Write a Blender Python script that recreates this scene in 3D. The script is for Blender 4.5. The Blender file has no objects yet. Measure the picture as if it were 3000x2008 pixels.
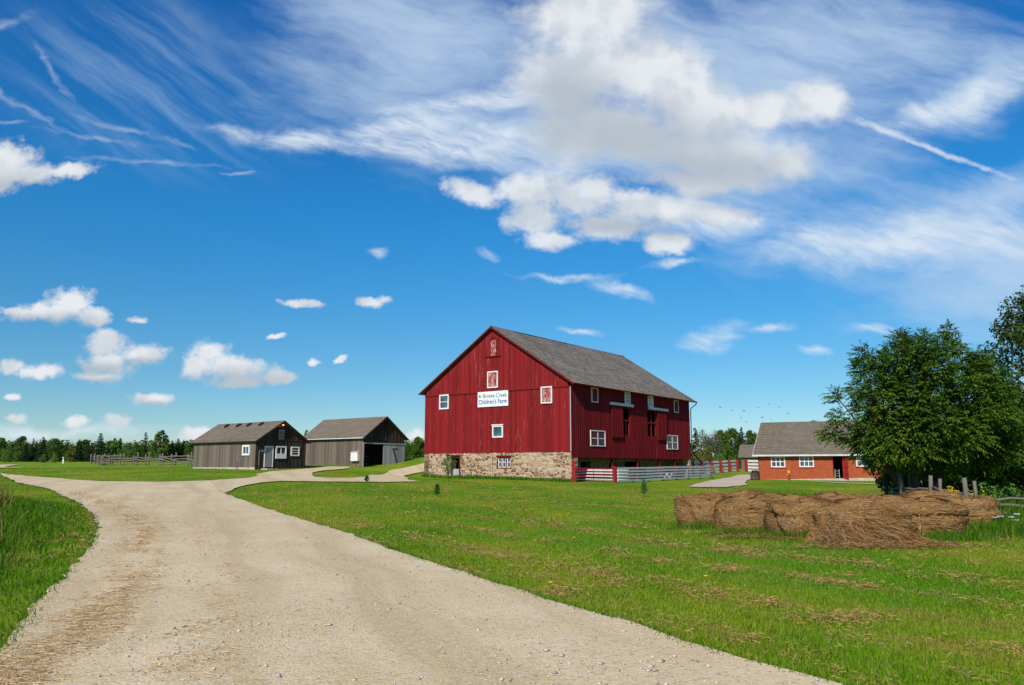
import bpy, math, random
import numpy as np
from mathutils import Vector, Matrix, geometry

random.seed(7)
scene = bpy.context.scene
COL = scene.collection
R = math.radians

# ------------------------------------------------------------------ camera model
F = 2320.0
TH = math.atan(364 / F)
CT, ST = math.cos(TH), math.sin(TH)
EYE = 1.65


def ray(u, v):
    b = -(v - 1004) / F
    return Vector(((u - 1500) / F, CT - b * ST, ST + b * CT))


def at(u, v, Y):
    d = ray(u, v)
    return Vector((0, 0, EYE)) + d * (Y / d.y)


def ss(x, a, b):
    t = np.clip((np.asarray(x, float) - a) / (b - a), 0, 1)
    return t * t * (3 - 2 * t)


def h(x, y):
    x = np.asarray(x, float)
    y = np.asarray(y, float)
    L = .0232 * np.clip(y - 12, 0, 60) + .0158 * np.clip(y - 72, 0, 80)
    Rr = .0078 * np.clip(y - 15, 0, 67) + .034 * np.clip(y - 82, 0, 20) + .008 * np.clip(y - 102, 0, 60)
    w = 1 - ss(x, -24, 6)
    g = w * L + (1 - w) * Rr
    g = g + 1.75 * np.exp(-((x + 6) ** 2 + (y - 89) ** 2) / 72.)
    g = g - .38 * np.exp(-((x + 9) ** 2 + (y - 74) ** 2) / 26.)
    g = g + .28 * np.exp(-((x + 19) ** 2 + (y - 83) ** 2) / 40.)
    g = g + .8 * np.exp(-((x + 18) ** 2 / 32. + (y - 15) ** 2 / 60.))
    g = g + .025 * np.sin(x * .35 + 1) * np.sin(y * .3) * ss(y, 2, 20)
    return g


def hz(x, y):
    return float(h(x, y))


# ------------------------------------------------------------------ object helpers
def tag(o, label=None, cat=None, group=None, kind=None):
    if label: o['label'] = label
    if cat: o['category'] = cat
    if group: o['group'] = group
    if kind: o['kind'] = kind
    return o


def empty(name, loc, rz=0.0):
    o = bpy.data.objects.new(name, None)
    COL.objects.link(o)
    o.location = loc
    o.rotation_euler = (0, 0, rz)
    o.empty_display_size = .3
    return o


def copy_tree(o, parent=None):
    c = o.copy()
    COL.objects.link(c)
    if parent: c.parent = parent
    for ch in [k for k in o.children]:
        copy_tree(ch, c)
    return c


def link_mesh(name, me, mat, parent=None, smooth=False):
    if mat is not None:
        for m in (mat if isinstance(mat, (list, tuple)) else [mat]):
            me.materials.append(m)
    if smooth:
        me.polygons.foreach_set('use_smooth', [True] * len(me.polygons))
    o = bpy.data.objects.new(name, me)
    COL.objects.link(o)
    if parent: o.parent = parent
    return o


def fast_mesh(name, V, Fc, mat, parent=None, smooth=False, uv=None):
    V = np.asarray(V, np.float32)
    Fc = np.asarray(Fc, np.int32)
    me = bpy.data.meshes.new(name)
    n, k = Fc.shape
    me.vertices.add(len(V))
    me.vertices.foreach_set('co', V.ravel())
    me.loops.add(n * k)
    me.loops.foreach_set('vertex_index', Fc.ravel())
    me.polygons.add(n)
    me.polygons.foreach_set('loop_start', np.arange(0, n * k, k, dtype=np.int32))
    me.polygons.foreach_set('loop_total', np.full(n, k, np.int32))
    if uv is not None:
        l = me.uv_layers.new(name='UVMap')
        l.data.foreach_set('uv', np.asarray(uv, np.float32)[Fc.ravel()].ravel())
    me.update(calc_edges=True)
    return link_mesh(name, me, mat, parent, smooth)


class MB:
    """collects simple solids and links them as one mesh"""

    def __init__(s):
        s.v, s.f, s.uv = [], [], []

    def add(s, vs, fs, uvs=None):
        b = len(s.v)
        s.v += [tuple(p) for p in vs]
        s.f += [tuple(i + b for i in q) for q in fs]
        s.uv += uvs if uvs else [(0, 0)] * len(vs)

    def hexa(s, lo, hi):
        s.add(list(lo) + list(hi), [(3, 2, 1, 0), (4, 5, 6, 7), (0, 1, 5, 4), (1, 2, 6, 5), (2, 3, 7, 6), (3, 0, 4, 7)])

    def box(s, a, b):
        x0, x1 = sorted((a[0], b[0])); y0, y1 = sorted((a[1], b[1])); z0, z1 = sorted((a[2], b[2]))
        s.hexa([(x0, y0, z0), (x1, y0, z0), (x1, y1, z0), (x0, y1, z0)], [(x0, y0, z1), (x1, y0, z1), (x1, y1, z1), (x0, y1, z1)])

    def tube(s, pts, rad, n=6, cap=True):
        pts = [Vector(p) for p in pts]
        if not isinstance(rad, (list, tuple)): rad = [rad] * len(pts)
        vs, fs = [], []
        up = Vector((0, 0, 1)) if abs((pts[-1] - pts[0]).normalized().z) < .9 else Vector((1, 0, 0))
        for i, p in enumerate(pts):
            d = (pts[min(i + 1, len(pts) - 1)] - pts[max(i - 1, 0)]).normalized()
            a = d.cross(up).normalized(); b = a.cross(d)
            for k in range(n):
                t = 2 * math.pi * k / n
                vs.append(p + (a * math.cos(t) + b * math.sin(t)) * rad[i])
        for i in range(len(pts) - 1):
            for k in range(n):
                fs.append((i * n + k, i * n + (k + 1) % n, (i + 1) * n + (k + 1) % n, (i + 1) * n + k))
        if cap:
            fs.append(tuple(range(n))[::-1]); fs.append(tuple((len(pts) - 1) * n + k for k in range(n)))
        s.add(vs, fs)

    def lathe(s, prof, n=14, c=(0, 0, 0)):
        vs, fs = [], []
        for r, z in prof:
            for k in range(n):
                t = 2 * math.pi * k / n
                vs.append((c[0] + r * math.cos(t), c[1] + r * math.sin(t), c[2] + z))
        m = len(prof)
        for i in range(m - 1):
            for k in range(n):
                fs.append((i * n + k, i * n + (k + 1) % n, (i + 1) * n + (k + 1) % n, (i + 1) * n + k))
        fs.append(tuple(range(n))[::-1]); fs.append(tuple((m - 1) * n + k for k in range(n)))
        s.add(vs, fs)

    def ball(s, c, r, n=10, m=6):
        if not isinstance(r, (list, tuple)): r = (r, r, r)
        vs, fs = [], []
        for i in range(m + 1):
            ph = math.pi * i / m
            for k in range(n):
                t = 2 * math.pi * k / n
                vs.append((c[0] + r[0] * max(math.sin(ph), 1e-3) * math.cos(t), c[1] + r[1] * max(math.sin(ph), 1e-3) * math.sin(t), c[2] - r[2] * math.cos(ph)))
        for i in range(m):
            for k in range(n):
                fs.append((i * n + k, i * n + (k + 1) % n, (i + 1) * n + (k + 1) % n, (i + 1) * n + k))
        s.add(vs, fs)

    def build(s, name, mat, parent=None, smooth=False, uv=False):
        me = bpy.data.meshes.new(name)
        me.from_pydata(s.v, [], s.f)
        if uv:
            l = me.uv_layers.new(name='UVMap')
            for lp in me.loops:
                l.data[lp.index].uv = s.uv[lp.vertex_index]
        me.update()
        return link_mesh(name, me, mat, parent, smooth)


# ------------------------------------------------------------------ materials
class G:
    def __init__(s, nt): s.nt = nt

    def n(s, t, ins=None, **props):
        nd = s.nt.nodes.new(t)
        for k, v in props.items(): setattr(nd, k, v)
        for k, v in (ins or {}).items():
            if isinstance(v, bpy.types.NodeSocket): s.nt.links.new(v, nd.inputs[k])
            else: nd.inputs[k].default_value = v
        return nd

    def m(s, op, a, b=0.0, clamp=False):
        return s.n('ShaderNodeMath', {0: a, 1: b}, operation=op, use_clamp=clamp).outputs[0]

    def vm(s, op, a, b=(0, 0, 0), out=0):
        return s.n('ShaderNodeVectorMath', {0: a, 1: b}, operation=op).outputs[out]

    def mix(s, f, a, b, mode='MIX'):
        nd = s.n('ShaderNodeMix', {0: f}, data_type='RGBA', blend_type=mode, clamp_factor=True)
        for i, v in ((6, a), (7, b)):
            if isinstance(v, bpy.types.NodeSocket): s.nt.links.new(v, nd.inputs[i])
            else: nd.inputs[i].default_value = tuple(v) + ((1,) if len(v) == 3 else ())
        return nd.outputs[2]

    def noise(s, vec, scale, detail=3, rough=.55, dist=0.0, out=0):
        return s.n('ShaderNodeTexNoise', {'Vector': vec, 'Scale': scale, 'Detail': detail, 'Roughness': rough, 'Distortion': dist}).outputs[out]

    def ramp(s, f, stops, interp='LINEAR'):
        nd = s.n('ShaderNodeValToRGB', {0: f})
        cr = nd.color_ramp
        cr.interpolation = interp
        while len(cr.elements) < len(stops): cr.elements.new(.5)
        for e, (p, c) in zip(cr.elements, stops):
            e.position = p
            e.color = (tuple(c) + (1,)) if hasattr(c, '__len__') else (c, c, c, 1)
        return nd.outputs[0]

    def sm(s, x, a, b):
        return s.n('ShaderNodeMapRange', {0: x, 1: a, 2: b, 3: 0.0, 4: 1.0}, interpolation_type='SMOOTHSTEP').outputs[0]

    def mapping(s, vec, scale=(1, 1, 1), loc=(0, 0, 0), rot=(0, 0, 0), kind='POINT'):
        return s.n('ShaderNodeMapping', {0: vec, 1: loc, 2: rot, 3: scale}, vector_type=kind).outputs[0]


def newmat(name):
    m = bpy.data.materials.new(name)
    m.use_nodes = True
    m.node_tree.nodes.clear()
    return m, G(m.node_tree)


def finish(g, color, rough=.85, spec=.25, height=None, bump=.3, dist=.02, trans=0.0, metal=0.0):
    ins = {'Base Color': color, 'Roughness': rough, 'Specular IOR Level': spec, 'Metallic': metal}
    if isinstance(color, tuple) and len(color) == 3: ins['Base Color'] = color + (1,)
    if height is not None:
        ins['Normal'] = g.n('ShaderNodeBump', {'Height': height, 'Strength': bump, 'Distance': dist}).outputs[0]
    p = g.n('ShaderNodeBsdfPrincipled', ins).outputs[0]
    if trans > 0:
        t = g.n('ShaderNodeBsdfTranslucent', {'Color': ins['Base Color']}).outputs[0]
        p = g.n('ShaderNodeMixShader', {0: trans, 1: p, 2: t}).outputs[0]
    out = g.n('ShaderNodeOutputMaterial', {'Surface': p})


def obj_co(g): return g.n('ShaderNodeTexCoord').outputs['Object']


def island(g): return g.n('ShaderNodeNewGeometry').outputs['Random Per Island']


def plain(name, col, rough=.7, spec=.3, var=.12, scale=6.0, metal=0.0, trans=0.0):
    m, g = newmat(name)
    co = obj_co(g)
    n1 = g.noise(co, scale, 5, .6)
    k = g.ramp(n1, [(.3, 1 - var * 1.6), (.7, 1 + var)])
    c = g.mix(1.0, tuple(col), k, 'MULTIPLY')
    finish(g, c, rough, spec, n1, .15, .01, trans, metal)
    return m


def boards(name, base, worn, dark, worn_amt=.5, rough=.85, streak=(9, 9, .55), rnd=.25, lo=.56):
    """old vertical boards: each board its own tint, streaks of wear along the grain"""
    m, g = newmat(name)
    co = obj_co(g)
    isl = island(g)
    off = g.vm('ADD', g.mapping(co, streak), g.n('ShaderNodeCombineXYZ', {0: 0.0, 1: 0.0, 2: g.m('MULTIPLY', isl, 37.0)}).outputs[0])
    fine = g.noise(g.mapping(co, (40, 40, 1.2)), 1.0, 4, .65)
    st = g.noise(off, 1.0, 6, .7)
    big = g.noise(co, .45, 4, .6)
    tint = g.ramp(isl, [(0, 1 - rnd), (1, 1 + rnd)])
    c = g.mix(1.0, base, tint, 'MULTIPLY')
    c = g.mix(g.m('MULTIPLY', g.sm(fine, .5, .75), .45), c, dark)
    wear = g.m('MULTIPLY', g.sm(st, lo, lo + .2), g.sm(big, lo - .22, lo + .08))
    c = g.mix(g.m('MULTIPLY', wear, worn_amt), c, worn)
    finish(g, c, rough, .2, fine, .5, .006)
    return m


M = {}
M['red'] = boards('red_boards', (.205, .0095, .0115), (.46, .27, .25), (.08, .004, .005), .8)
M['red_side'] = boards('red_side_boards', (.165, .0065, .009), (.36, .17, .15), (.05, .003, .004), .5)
M['red_trim'] = boards('red_trim', (.16, .010, .012), (.42, .3, .28), (.07, .006, .008), .4, rnd=.1)
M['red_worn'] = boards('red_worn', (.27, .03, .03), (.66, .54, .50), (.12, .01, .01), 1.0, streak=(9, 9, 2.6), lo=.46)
M['red_paint'] = plain('red_paint', (.30, .008, .014), .55, .35, .15)
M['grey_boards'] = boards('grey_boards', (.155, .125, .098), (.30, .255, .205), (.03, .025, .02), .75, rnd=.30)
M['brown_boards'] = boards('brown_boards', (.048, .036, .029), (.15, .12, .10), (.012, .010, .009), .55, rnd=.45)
M['pale_boards'] = boards('pale_boards', (.33, .34, .35), (.48, .48, .47), (.10, .10, .10), .6, rnd=.25)
M['white'] = plain('white_paint', (.74, .74, .72), .6, .3, .10, 5)
M['white_board'] = boards('white_boards', (.58, .585, .58), (.45, .43, .40), (.5, .5, .5), .55, rnd=.08)
M['dark_in'] = plain('dark_timber', (.03, .024, .02), .9, .1, .2)
M['concrete'] = plain('concrete', (.50, .44, .34), .9, .2, .18, 3)
M['metal'] = plain('grey_metal', (.33, .34, .35), .45, .5, .1, 4, .6)
M['zinc'] = plain('zinc_pipe', (.50, .51, .52), .4, .5, .08, 3, .3)
M['rust'] = plain('rusty_steel', (.10, .065, .05), .8, .3, .35, 5)
M['black'] = plain('black_paint', (.018, .017, .016), .7, .3, .2)
M['fascia'] = plain('pale_fascia', (.70, .69, .66), .6, .3, .12, 3)
M['curtain'] = plain('pale_lattice', (.44, .40, .31), .8, .2, .15, 9)
M['door_grey'] = plain('grey_door', (.30, .27, .265), .6, .3, .08, 3)
M['blue'] = plain('blue_plastic', (.02, .10, .42), .45, .4, .08)
M['yellow'] = plain('yellow_paint', (.62, .36, .02), .6, .3, .15)
M['hyd_red'] = plain('faded_red_paint', (.30, .07, .035), .6, .3, .25)
M['sign'] = plain('sign_panel', (.76, .78, .79), .5, .3, .04, 2)
M['ink_light'] = plain('sign_pale_ink', (.10, .20, .30), .6, .2, .03)
M['ink_dark'] = plain('sign_blue_ink', (.012, .13, .32), .6, .2, .03)
M['ink_green'] = plain('sign_green_ink', (.03, .25, .17), .6, .2, .03)
M['rail_wood'] = boards('split_rail_wood', (.16, .135, .11), (.30, .27, .23), (.035, .03, .028), .7, streak=(6, 6, 2), rnd=.35)
M['bark'] = boards('bark', (.075, .058, .045), (.16, .14, .12), (.02, .016, .013), .6, streak=(10, 10, 2.5), rnd=.1)
M['feather'] = plain('white_feathers', (.75, .74, .70), .8, .2, .08)
M['comb'] = plain('red_comb', (.45, .03, .02), .6, .3, .05)
M['bird'] = plain('dark_plumage', (.03, .03, .035), .8, .2, .1)
M['petal_white'] = plain('white_umbels', (.74, .76, .70), .8, .2, .06, trans=.2)
M['petal_yellow'] = plain('yellow_petals', (.75, .50, .02), .7, .2, .1, trans=.2)
M['pebble'] = None


def glass(name, tint=(.018, .022, .028)):
    m, g = newmat(name)
    co = obj_co(g)
    n = g.noise(co, 1.1, 3, .5)
    c = g.mix(g.sm(n, .35, .75), tint, tuple(3.0 * t for t in tint))
    finish(g, c, .06, .55, n, .05, .01)
    return m


M['glass'] = glass('dark_glass')
M['glass_blue'] = glass('sky_glass', (.03, .055, .08))


def stone(name, white=False):
    m, g = newmat(name)
    co = obj_co(g)
    wob = g.vm('ADD', g.mapping(co, (2.5, 2.5, 5.6)), g.vm('MULTIPLY', g.noise(co, 2.2, 3, .6, out=1), (.9, .9, .9)))
    e = g.n('ShaderNodeTexVoronoi', {'Vector': wob, 'Scale': 1.0, 'Randomness': .95}, feature='DISTANCE_TO_EDGE').outputs['Distance']
    cell = g.n('ShaderNodeTexVoronoi', {'Vector': wob, 'Scale': 1.0, 'Randomness': .95}, feature='F1').outputs['Color']
    cv = g.n('ShaderNodeSeparateColor', {0: cell})
    big = g.noise(co, .35, 3, .5)
    fine = g.noise(co, 14, 5, .65)
    sc = g.ramp(cv.outputs[0], [(0, (.15, .060, .032)), (.22, (.36, .22, .125)), (.40, (.50, .36, .235)), (.58, (.20, .10, .06)), (.72, (.50, .38, .26)), (.90, (.15, .115, .095))], 'CONSTANT')
    mort = g.mix(g.sm(fine, .35, .7), (.54, .405, .27), (.62, .49, .345))
    # one end of the wall is rendered over with more mortar
    over = g.m('MULTIPLY', g.sm(big, .52, .64), .45)
    sc = g.mix(over, sc, mort)
    sc = g.mix(g.m('MULTIPLY', g.sm(fine, .45, .75), .4), sc, (.16, .12, .09))
    c = g.mix(g.sm(e, .03, .11), mort, sc)
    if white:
        c = g.mix(.62, c, (.235, .222, .195))  # whitewash pulled down to grey: the shade under the forebay is in the colour
    finish(g, c, .92, .15, g.m('ADD', g.sm(e, 0.0, .16), g.m('MULTIPLY', fine, .35)), .7, .05)
    return m


M['stone'] = stone('field_stone')
M['stone_shaded'] = stone('shaded_whitewash', True)


def shingles(name, c1, c2, c3, row=.26, wid=.18, streak=.5):
    m, g = newmat(name)
    uv = g.n('ShaderNodeTexCoord').outputs['UV']
    br = g.n('ShaderNodeTexBrick', {'Vector': uv, 'Color1': (1, 1, 1, 1), 'Color2': (0, 0, 0, 1), 'Mortar': (.0, .0, .0, 1), 'Scale': 1.0,
             'Mortar Size': .012, 'Mortar Smooth': .3, 'Bias': 0.0, 'Brick Width': wid, 'Row Height': row}, offset=.37, squash=1.0)
    v = g.n('ShaderNodeSeparateColor', {0: br.outputs['Color']}).outputs[0]
    n1 = g.noise(g.mapping(uv, (5, 1.1, 1)), 1.0, 5, .65)
    n2 = g.noise(uv, .35, 4, .6)
    n3 = g.noise(uv, 16, 4, .7)
    c = g.mix(v, c1, c2)
    c = g.mix(g.m('MULTIPLY', g.sm(n1, .42, .72), streak), c, c3)
    c = g.mix(g.m('MULTIPLY', g.sm(n2, .42, .68), .35), c, c1)
    c = g.mix(g.m('MULTIPLY', g.sm(n3, .5, .7), .35), c, tuple(.35 * k for k in c1))
    c = g.mix(g.m('MULTIPLY', br.outputs['Fac'], .7), c, (.02, .018, .016))
    finish(g, c, .92, .15, g.m('ADD', v, n3), .5, .012)
    return m


M['roof_barn'] = shingles('cedar_shingles', (.155, .13, .105), (.33, .28, .225), (.54, .47, .385), .26, .3, .75)
M['roof_shed'] = shingles('brown_shingles', (.19, .152, .11), (.265, .215, .158), (.31, .258, .195), .2, .33, .35)
M['roof_brick'] = shingles('olive_shingles', (.165, .138, .10), (.235, .20, .145), (.285, .245, .18), .2, .33, .4)


def brick():
    m, g = newmat('orange_brick')
    co = obj_co(g)
    sp = g.n('ShaderNodeSeparateXYZ', {0: co})
    v2 = g.n('ShaderNodeCombineXYZ', {0: g.m('ADD', sp.outputs[0], sp.outputs[1]), 1: sp.outputs[2], 2: 0.0}).outputs[0]
    br = g.n('ShaderNodeTexBrick', {'Vector': v2, 'Color1': (.45, .078, .020, 1), 'Color2': (.30, .048, .022, 1), 'Mortar': (.36, .14, .075, 1), 'Scale': 1.0,
             'Mortar Size': .011, 'Mortar Smooth': .2, 'Bias': -.1, 'Brick Width': .23, 'Row Height': .078})
    n = g.noise(co, 1.3, 5, .65)
    f = g.noise(co, 22, 4, .6)
    c = g.mix(g.m('MULTIPLY', g.sm(n, .5, .75), .45), br.outputs['Color'], (.48, .095, .032))
    c = g.mix(g.m('MULTIPLY', g.sm(f, .55, .75), .5), c, (.20, .04, .02))
    row = g.noise(g.mapping(v2, (3.2, 12.5, 1.0)), 1.0, 3, .7)
    c = g.mix(g.m('MULTIPLY', g.sm(row, .50, .66), .55), c, (.24, .045, .018))
    finish(g, c, .9, .2, g.m('SUBTRACT', f, br.outputs['Fac']), .5, .01)
    return m


M['brick'] = brick()

LAWN_A, LAWN_B, LAWN_C = (.110, .250, .005), (.238, .305, .014), (.34, .245, .06)


def lawn_color(g, co):
    # broad mown patches, shared by the soil sheet and the blades that grow from it
    n1 = g.noise(g.mapping(co, (.20, .11, 0.0)), 1.0, 4, .6)
    n2 = g.noise(g.mapping(g.mapping(co, rot=(0, 0, R(62))), (.30, 1.15, 0.0)), 1.0, 5, .68)
    c = g.mix(g.sm(n1, .38, .64), LAWN_A, LAWN_B)
    c = g.mix(g.m('MULTIPLY', g.sm(n2, .50, .68), .62), c, LAWN_C)
    return c


def ground_mat():
    m, g = newmat('lawn_soil')
    co = obj_co(g)
    c = lawn_color(g, co)
    f = g.noise(co, 7, 6, .7)
    f2 = g.noise(g.mapping(co, (1.0, 1.0, 0.0)), 1.6, 5, .7)
    c = g.mix(g.m('MULTIPLY', g.sm(f, .45, .72), .55), c, (.03, .07, .010))
    c = g.mix(g.m('MULTIPLY', g.sm(f2, .58, .74), .35), c, (.22, .15, .06))
    finish(g, c, .95, .1, f, .8, .06)
    return m


def blade_mat(name, tint=(1, 1, 1), dry=.12):
    m, g = newmat(name)
    co = obj_co(g)
    c = lawn_color(g, co)
    isl = island(g)
    k = g.ramp(isl, [(0, .55), (.6, 1.1), (1, 1.6)])
    c = g.mix(1.0, c, k, 'MULTIPLY')
    c = g.mix(1.0, c, tuple(tint), 'MULTIPLY')
    c = g.mix(g.m('MULTIPLY', g.sm(isl, 1 - dry, 1 - dry + .02), .8), c, (.36, .26, .10))
    finish(g, c, .8, .06, trans=.35)
    return m


M['ground'] = ground_mat()
M['blade'] = blade_mat('grass_blades')
M['blade_tall'] = blade_mat('tall_grass_blades', (.42, .74, .7), .10)
M['blade_weed'] = blade_mat('weed_blades', (.8, .62, .9), .5)


def gravel(name, base=(.64, .495, .28), pale=(.71, .57, .345), straw=.0):
    m, g = newmat(name)
    co = obj_co(g)
    n1 = g.noise(co, .5, 5, .6)
    n2 = g.noise(co, 9, 6, .75)
    sw = g.vm('ADD', co, g.vm('MULTIPLY', g.noise(co, .09, 2, .5, out=1), (3.0, 3.0, 0)))
    n3 = g.noise(g.mapping(g.mapping(sw, rot=(0, 0, R(-112))), (.05, .95, 0.0)), 1.0, 4, .6)
    vor = g.n('ShaderNodeTexVoronoi', {'Vector': co, 'Scale': 34.0, 'Randomness': 1.0}, feature='F1')
    vc = g.n('ShaderNodeSeparateColor', {0: vor.outputs['Color']}).outputs[0]
    c = g.mix(g.sm(n1, .35, .68), base, pale)
    c = g.mix(g.m('MULTIPLY', g.sm(n3, .42, .66), .75), c, (.53, .40, .21))
    c = g.mix(g.m('MULTIPLY', g.sm(n2, .48, .74), .32), c, (.40, .30, .165))
    c = g.mix(g.m('MULTIPLY', g.sm(vc, .82, .9), .45), c, (.30, .25, .2))
    c = g.mix(g.m('MULTIPLY', g.sm(vc, .1, .04), .5), c, (.66, .62, .56))
    hgt = g.m('ADD', g.m('MULTIPLY', n2, 1.0), g.m('MULTIPLY', vor.outputs['Distance'], -.8))
    finish(g, c, .95, .1, hgt, .4, .025)
    return m


M['gravel'] = gravel('pale_gravel')
M['gravel2'] = gravel('grey_gravel', (.54, .455, .35), (.63, .545, .435))


def isl_mat(name, cols, rough=.85, trans=0.0, spec=.15):
    m, g = newmat(name)
    isl = island(g)
    k = len(cols)
    c = g.ramp(isl, [(i / (k - 1), cc) for i, cc in enumerate(cols)])
    finish(g, c, rough, spec, trans=trans)
    return m


M['straw'] = isl_mat('dry_clippings', [(.43, .235, .095), (.52, .31, .13), (.30, .155, .058), (.47, .26, .11)])
M['straw_pale'] = isl_mat('pale_straw', [(.58, .42, .22), (.50, .33, .15), (.64, .50, .31), (.46, .29, .125)])
M['pebble'] = isl_mat('pebbles', [(.58, .50, .38), (.42, .36, .29), (.66, .58, .46), (.32, .28, .24), (.58, .47, .33)])


def hay():
    m, g = newmat('old_hay')
    co = obj_co(g)
    isl = island(g)
    n = g.noise(co, 2.2, 4, .6)
    c = g.ramp(isl, [(0, (.265, .135, .044)), (.35, (.36, .20, .070)), (.7, (.17, .080, .027)), (1, (.53, .35, .16))])
    c = g.mix(g.m('MULTIPLY', g.sm(n, .5, .7), .6), c, (.27, .185, .105))
    st = g.noise(g.mapping(co, (5, 5, 28)), 1.0, 4, .7)
    c = g.mix(g.m('MULTIPLY', g.sm(st, .5, .7), .5), c, (.09, .042, .015))
    finish(g, c, .9, .12, st, .6, .03)
    return m


M['hay'] = hay()


def foliage(name, a, b, c3, trans=.22, rough=.5, scale=.9):
    m, g = newmat(name)
    co = obj_co(g)
    isl = island(g)
    rnd = g.n('ShaderNodeObjectInfo').outputs['Random']
    n = g.noise(co, scale, 3, .6)
    c = g.mix(isl, a, b)
    c = g.mix(g.m('MULTIPLY', g.sm(n, .45, .7), .6), c, c3)
    c = g.mix(1.0, c, g.ramp(rnd, [(0, .82), (1, 1.18)]), 'MULTIPLY')
    finish(g, c, rough, .16, trans=trans)
    return m


M['walnut'] = foliage('walnut_leaves', (.030, .078, .006), (.105, .195, .016), (.15, .215, .016))
M['maple'] = foliage('dark_leaves', (.028, .060, .014), (.06, .10, .026), (.075, .095, .025))
M['shrub'] = foliage('shrub_leaves', (.028, .080, .014), (.055, .125, .02), (.08, .13, .02))
M['weedleaf'] = foliage('weed_leaves', (.05, .14, .015), (.09, .20, .03), (.13, .19, .03))
M['decid'] = foliage('green_leaves', (.042, .10, .010), (.085, .155, .018), (.11, .16, .018), scale=.5)
M['decid_pale'] = foliage('pale_leaves', (.075, .15, .022), (.13, .215, .035), (.16, .22, .035), scale=.5)
M['decid_yellow'] = foliage('yellowing_leaves', (.12, .14, .02), (.20, .19, .03), (.21, .165, .03), scale=.5)
M['spruce'] = foliage('spruce_needles', (.014, .036, .014), (.030, .062, .020), (.034, .062, .016), trans=.05, rough=.7)
M['greytwig'] = foliage('grey_twigs', (.10, .095, .065), (.16, .14, .10), (.11, .12, .06), trans=.05, rough=.8)
M['sapling'] = foliage('young_needles', (.05, .13, .035), (.09, .19, .06), (.10, .18, .05), trans=.15)


def lamp_mat():
    m, g = newmat('lamp_glow')
    e = g.n('ShaderNodeEmission', {'Color': (1.0, .30, .04, 1), 'Strength': 3.0})
    g.n('ShaderNodeOutputMaterial', {'Surface': e.outputs[0]})
    return m


M['lamp'] = lamp_mat()

# ------------------------------------------------------------------ camera, sun and sky
cd = bpy.data.cameras.new('camera')
cam = bpy.data.objects.new('camera', cd)
COL.objects.link(cam)
cd.sensor_width = 36
cd.lens = 36 * F / 3000
cd.clip_end = 6000
cam.location = (0, 0, EYE)
cam.rotation_euler = (math.pi / 2 + TH, 0, 0)
scene.camera = cam

SUN_EL = R(38)
sdir = Vector((-.40, -.917, 0)).normalized() * math.cos(SUN_EL) + Vector((0, 0, math.sin(SUN_EL)))
sl = bpy.data.lights.new('sun', 'SUN')
sl.energy = 4.7
sl.angle = R(.5)
sl.color = (1.0, .93, .80)
so = bpy.data.objects.new('sun', sl)
COL.objects.link(so)
so.rotation_euler = sdir.to_track_quat('Z', 'Y').to_euler()
so.location = sdir * 60

vs = scene.view_settings
vs.view_transform = 'Standard'
vs.look = 'None'
vs.exposure = 0
vs.gamma = 1
vs.use_curve_mapping = False


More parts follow.
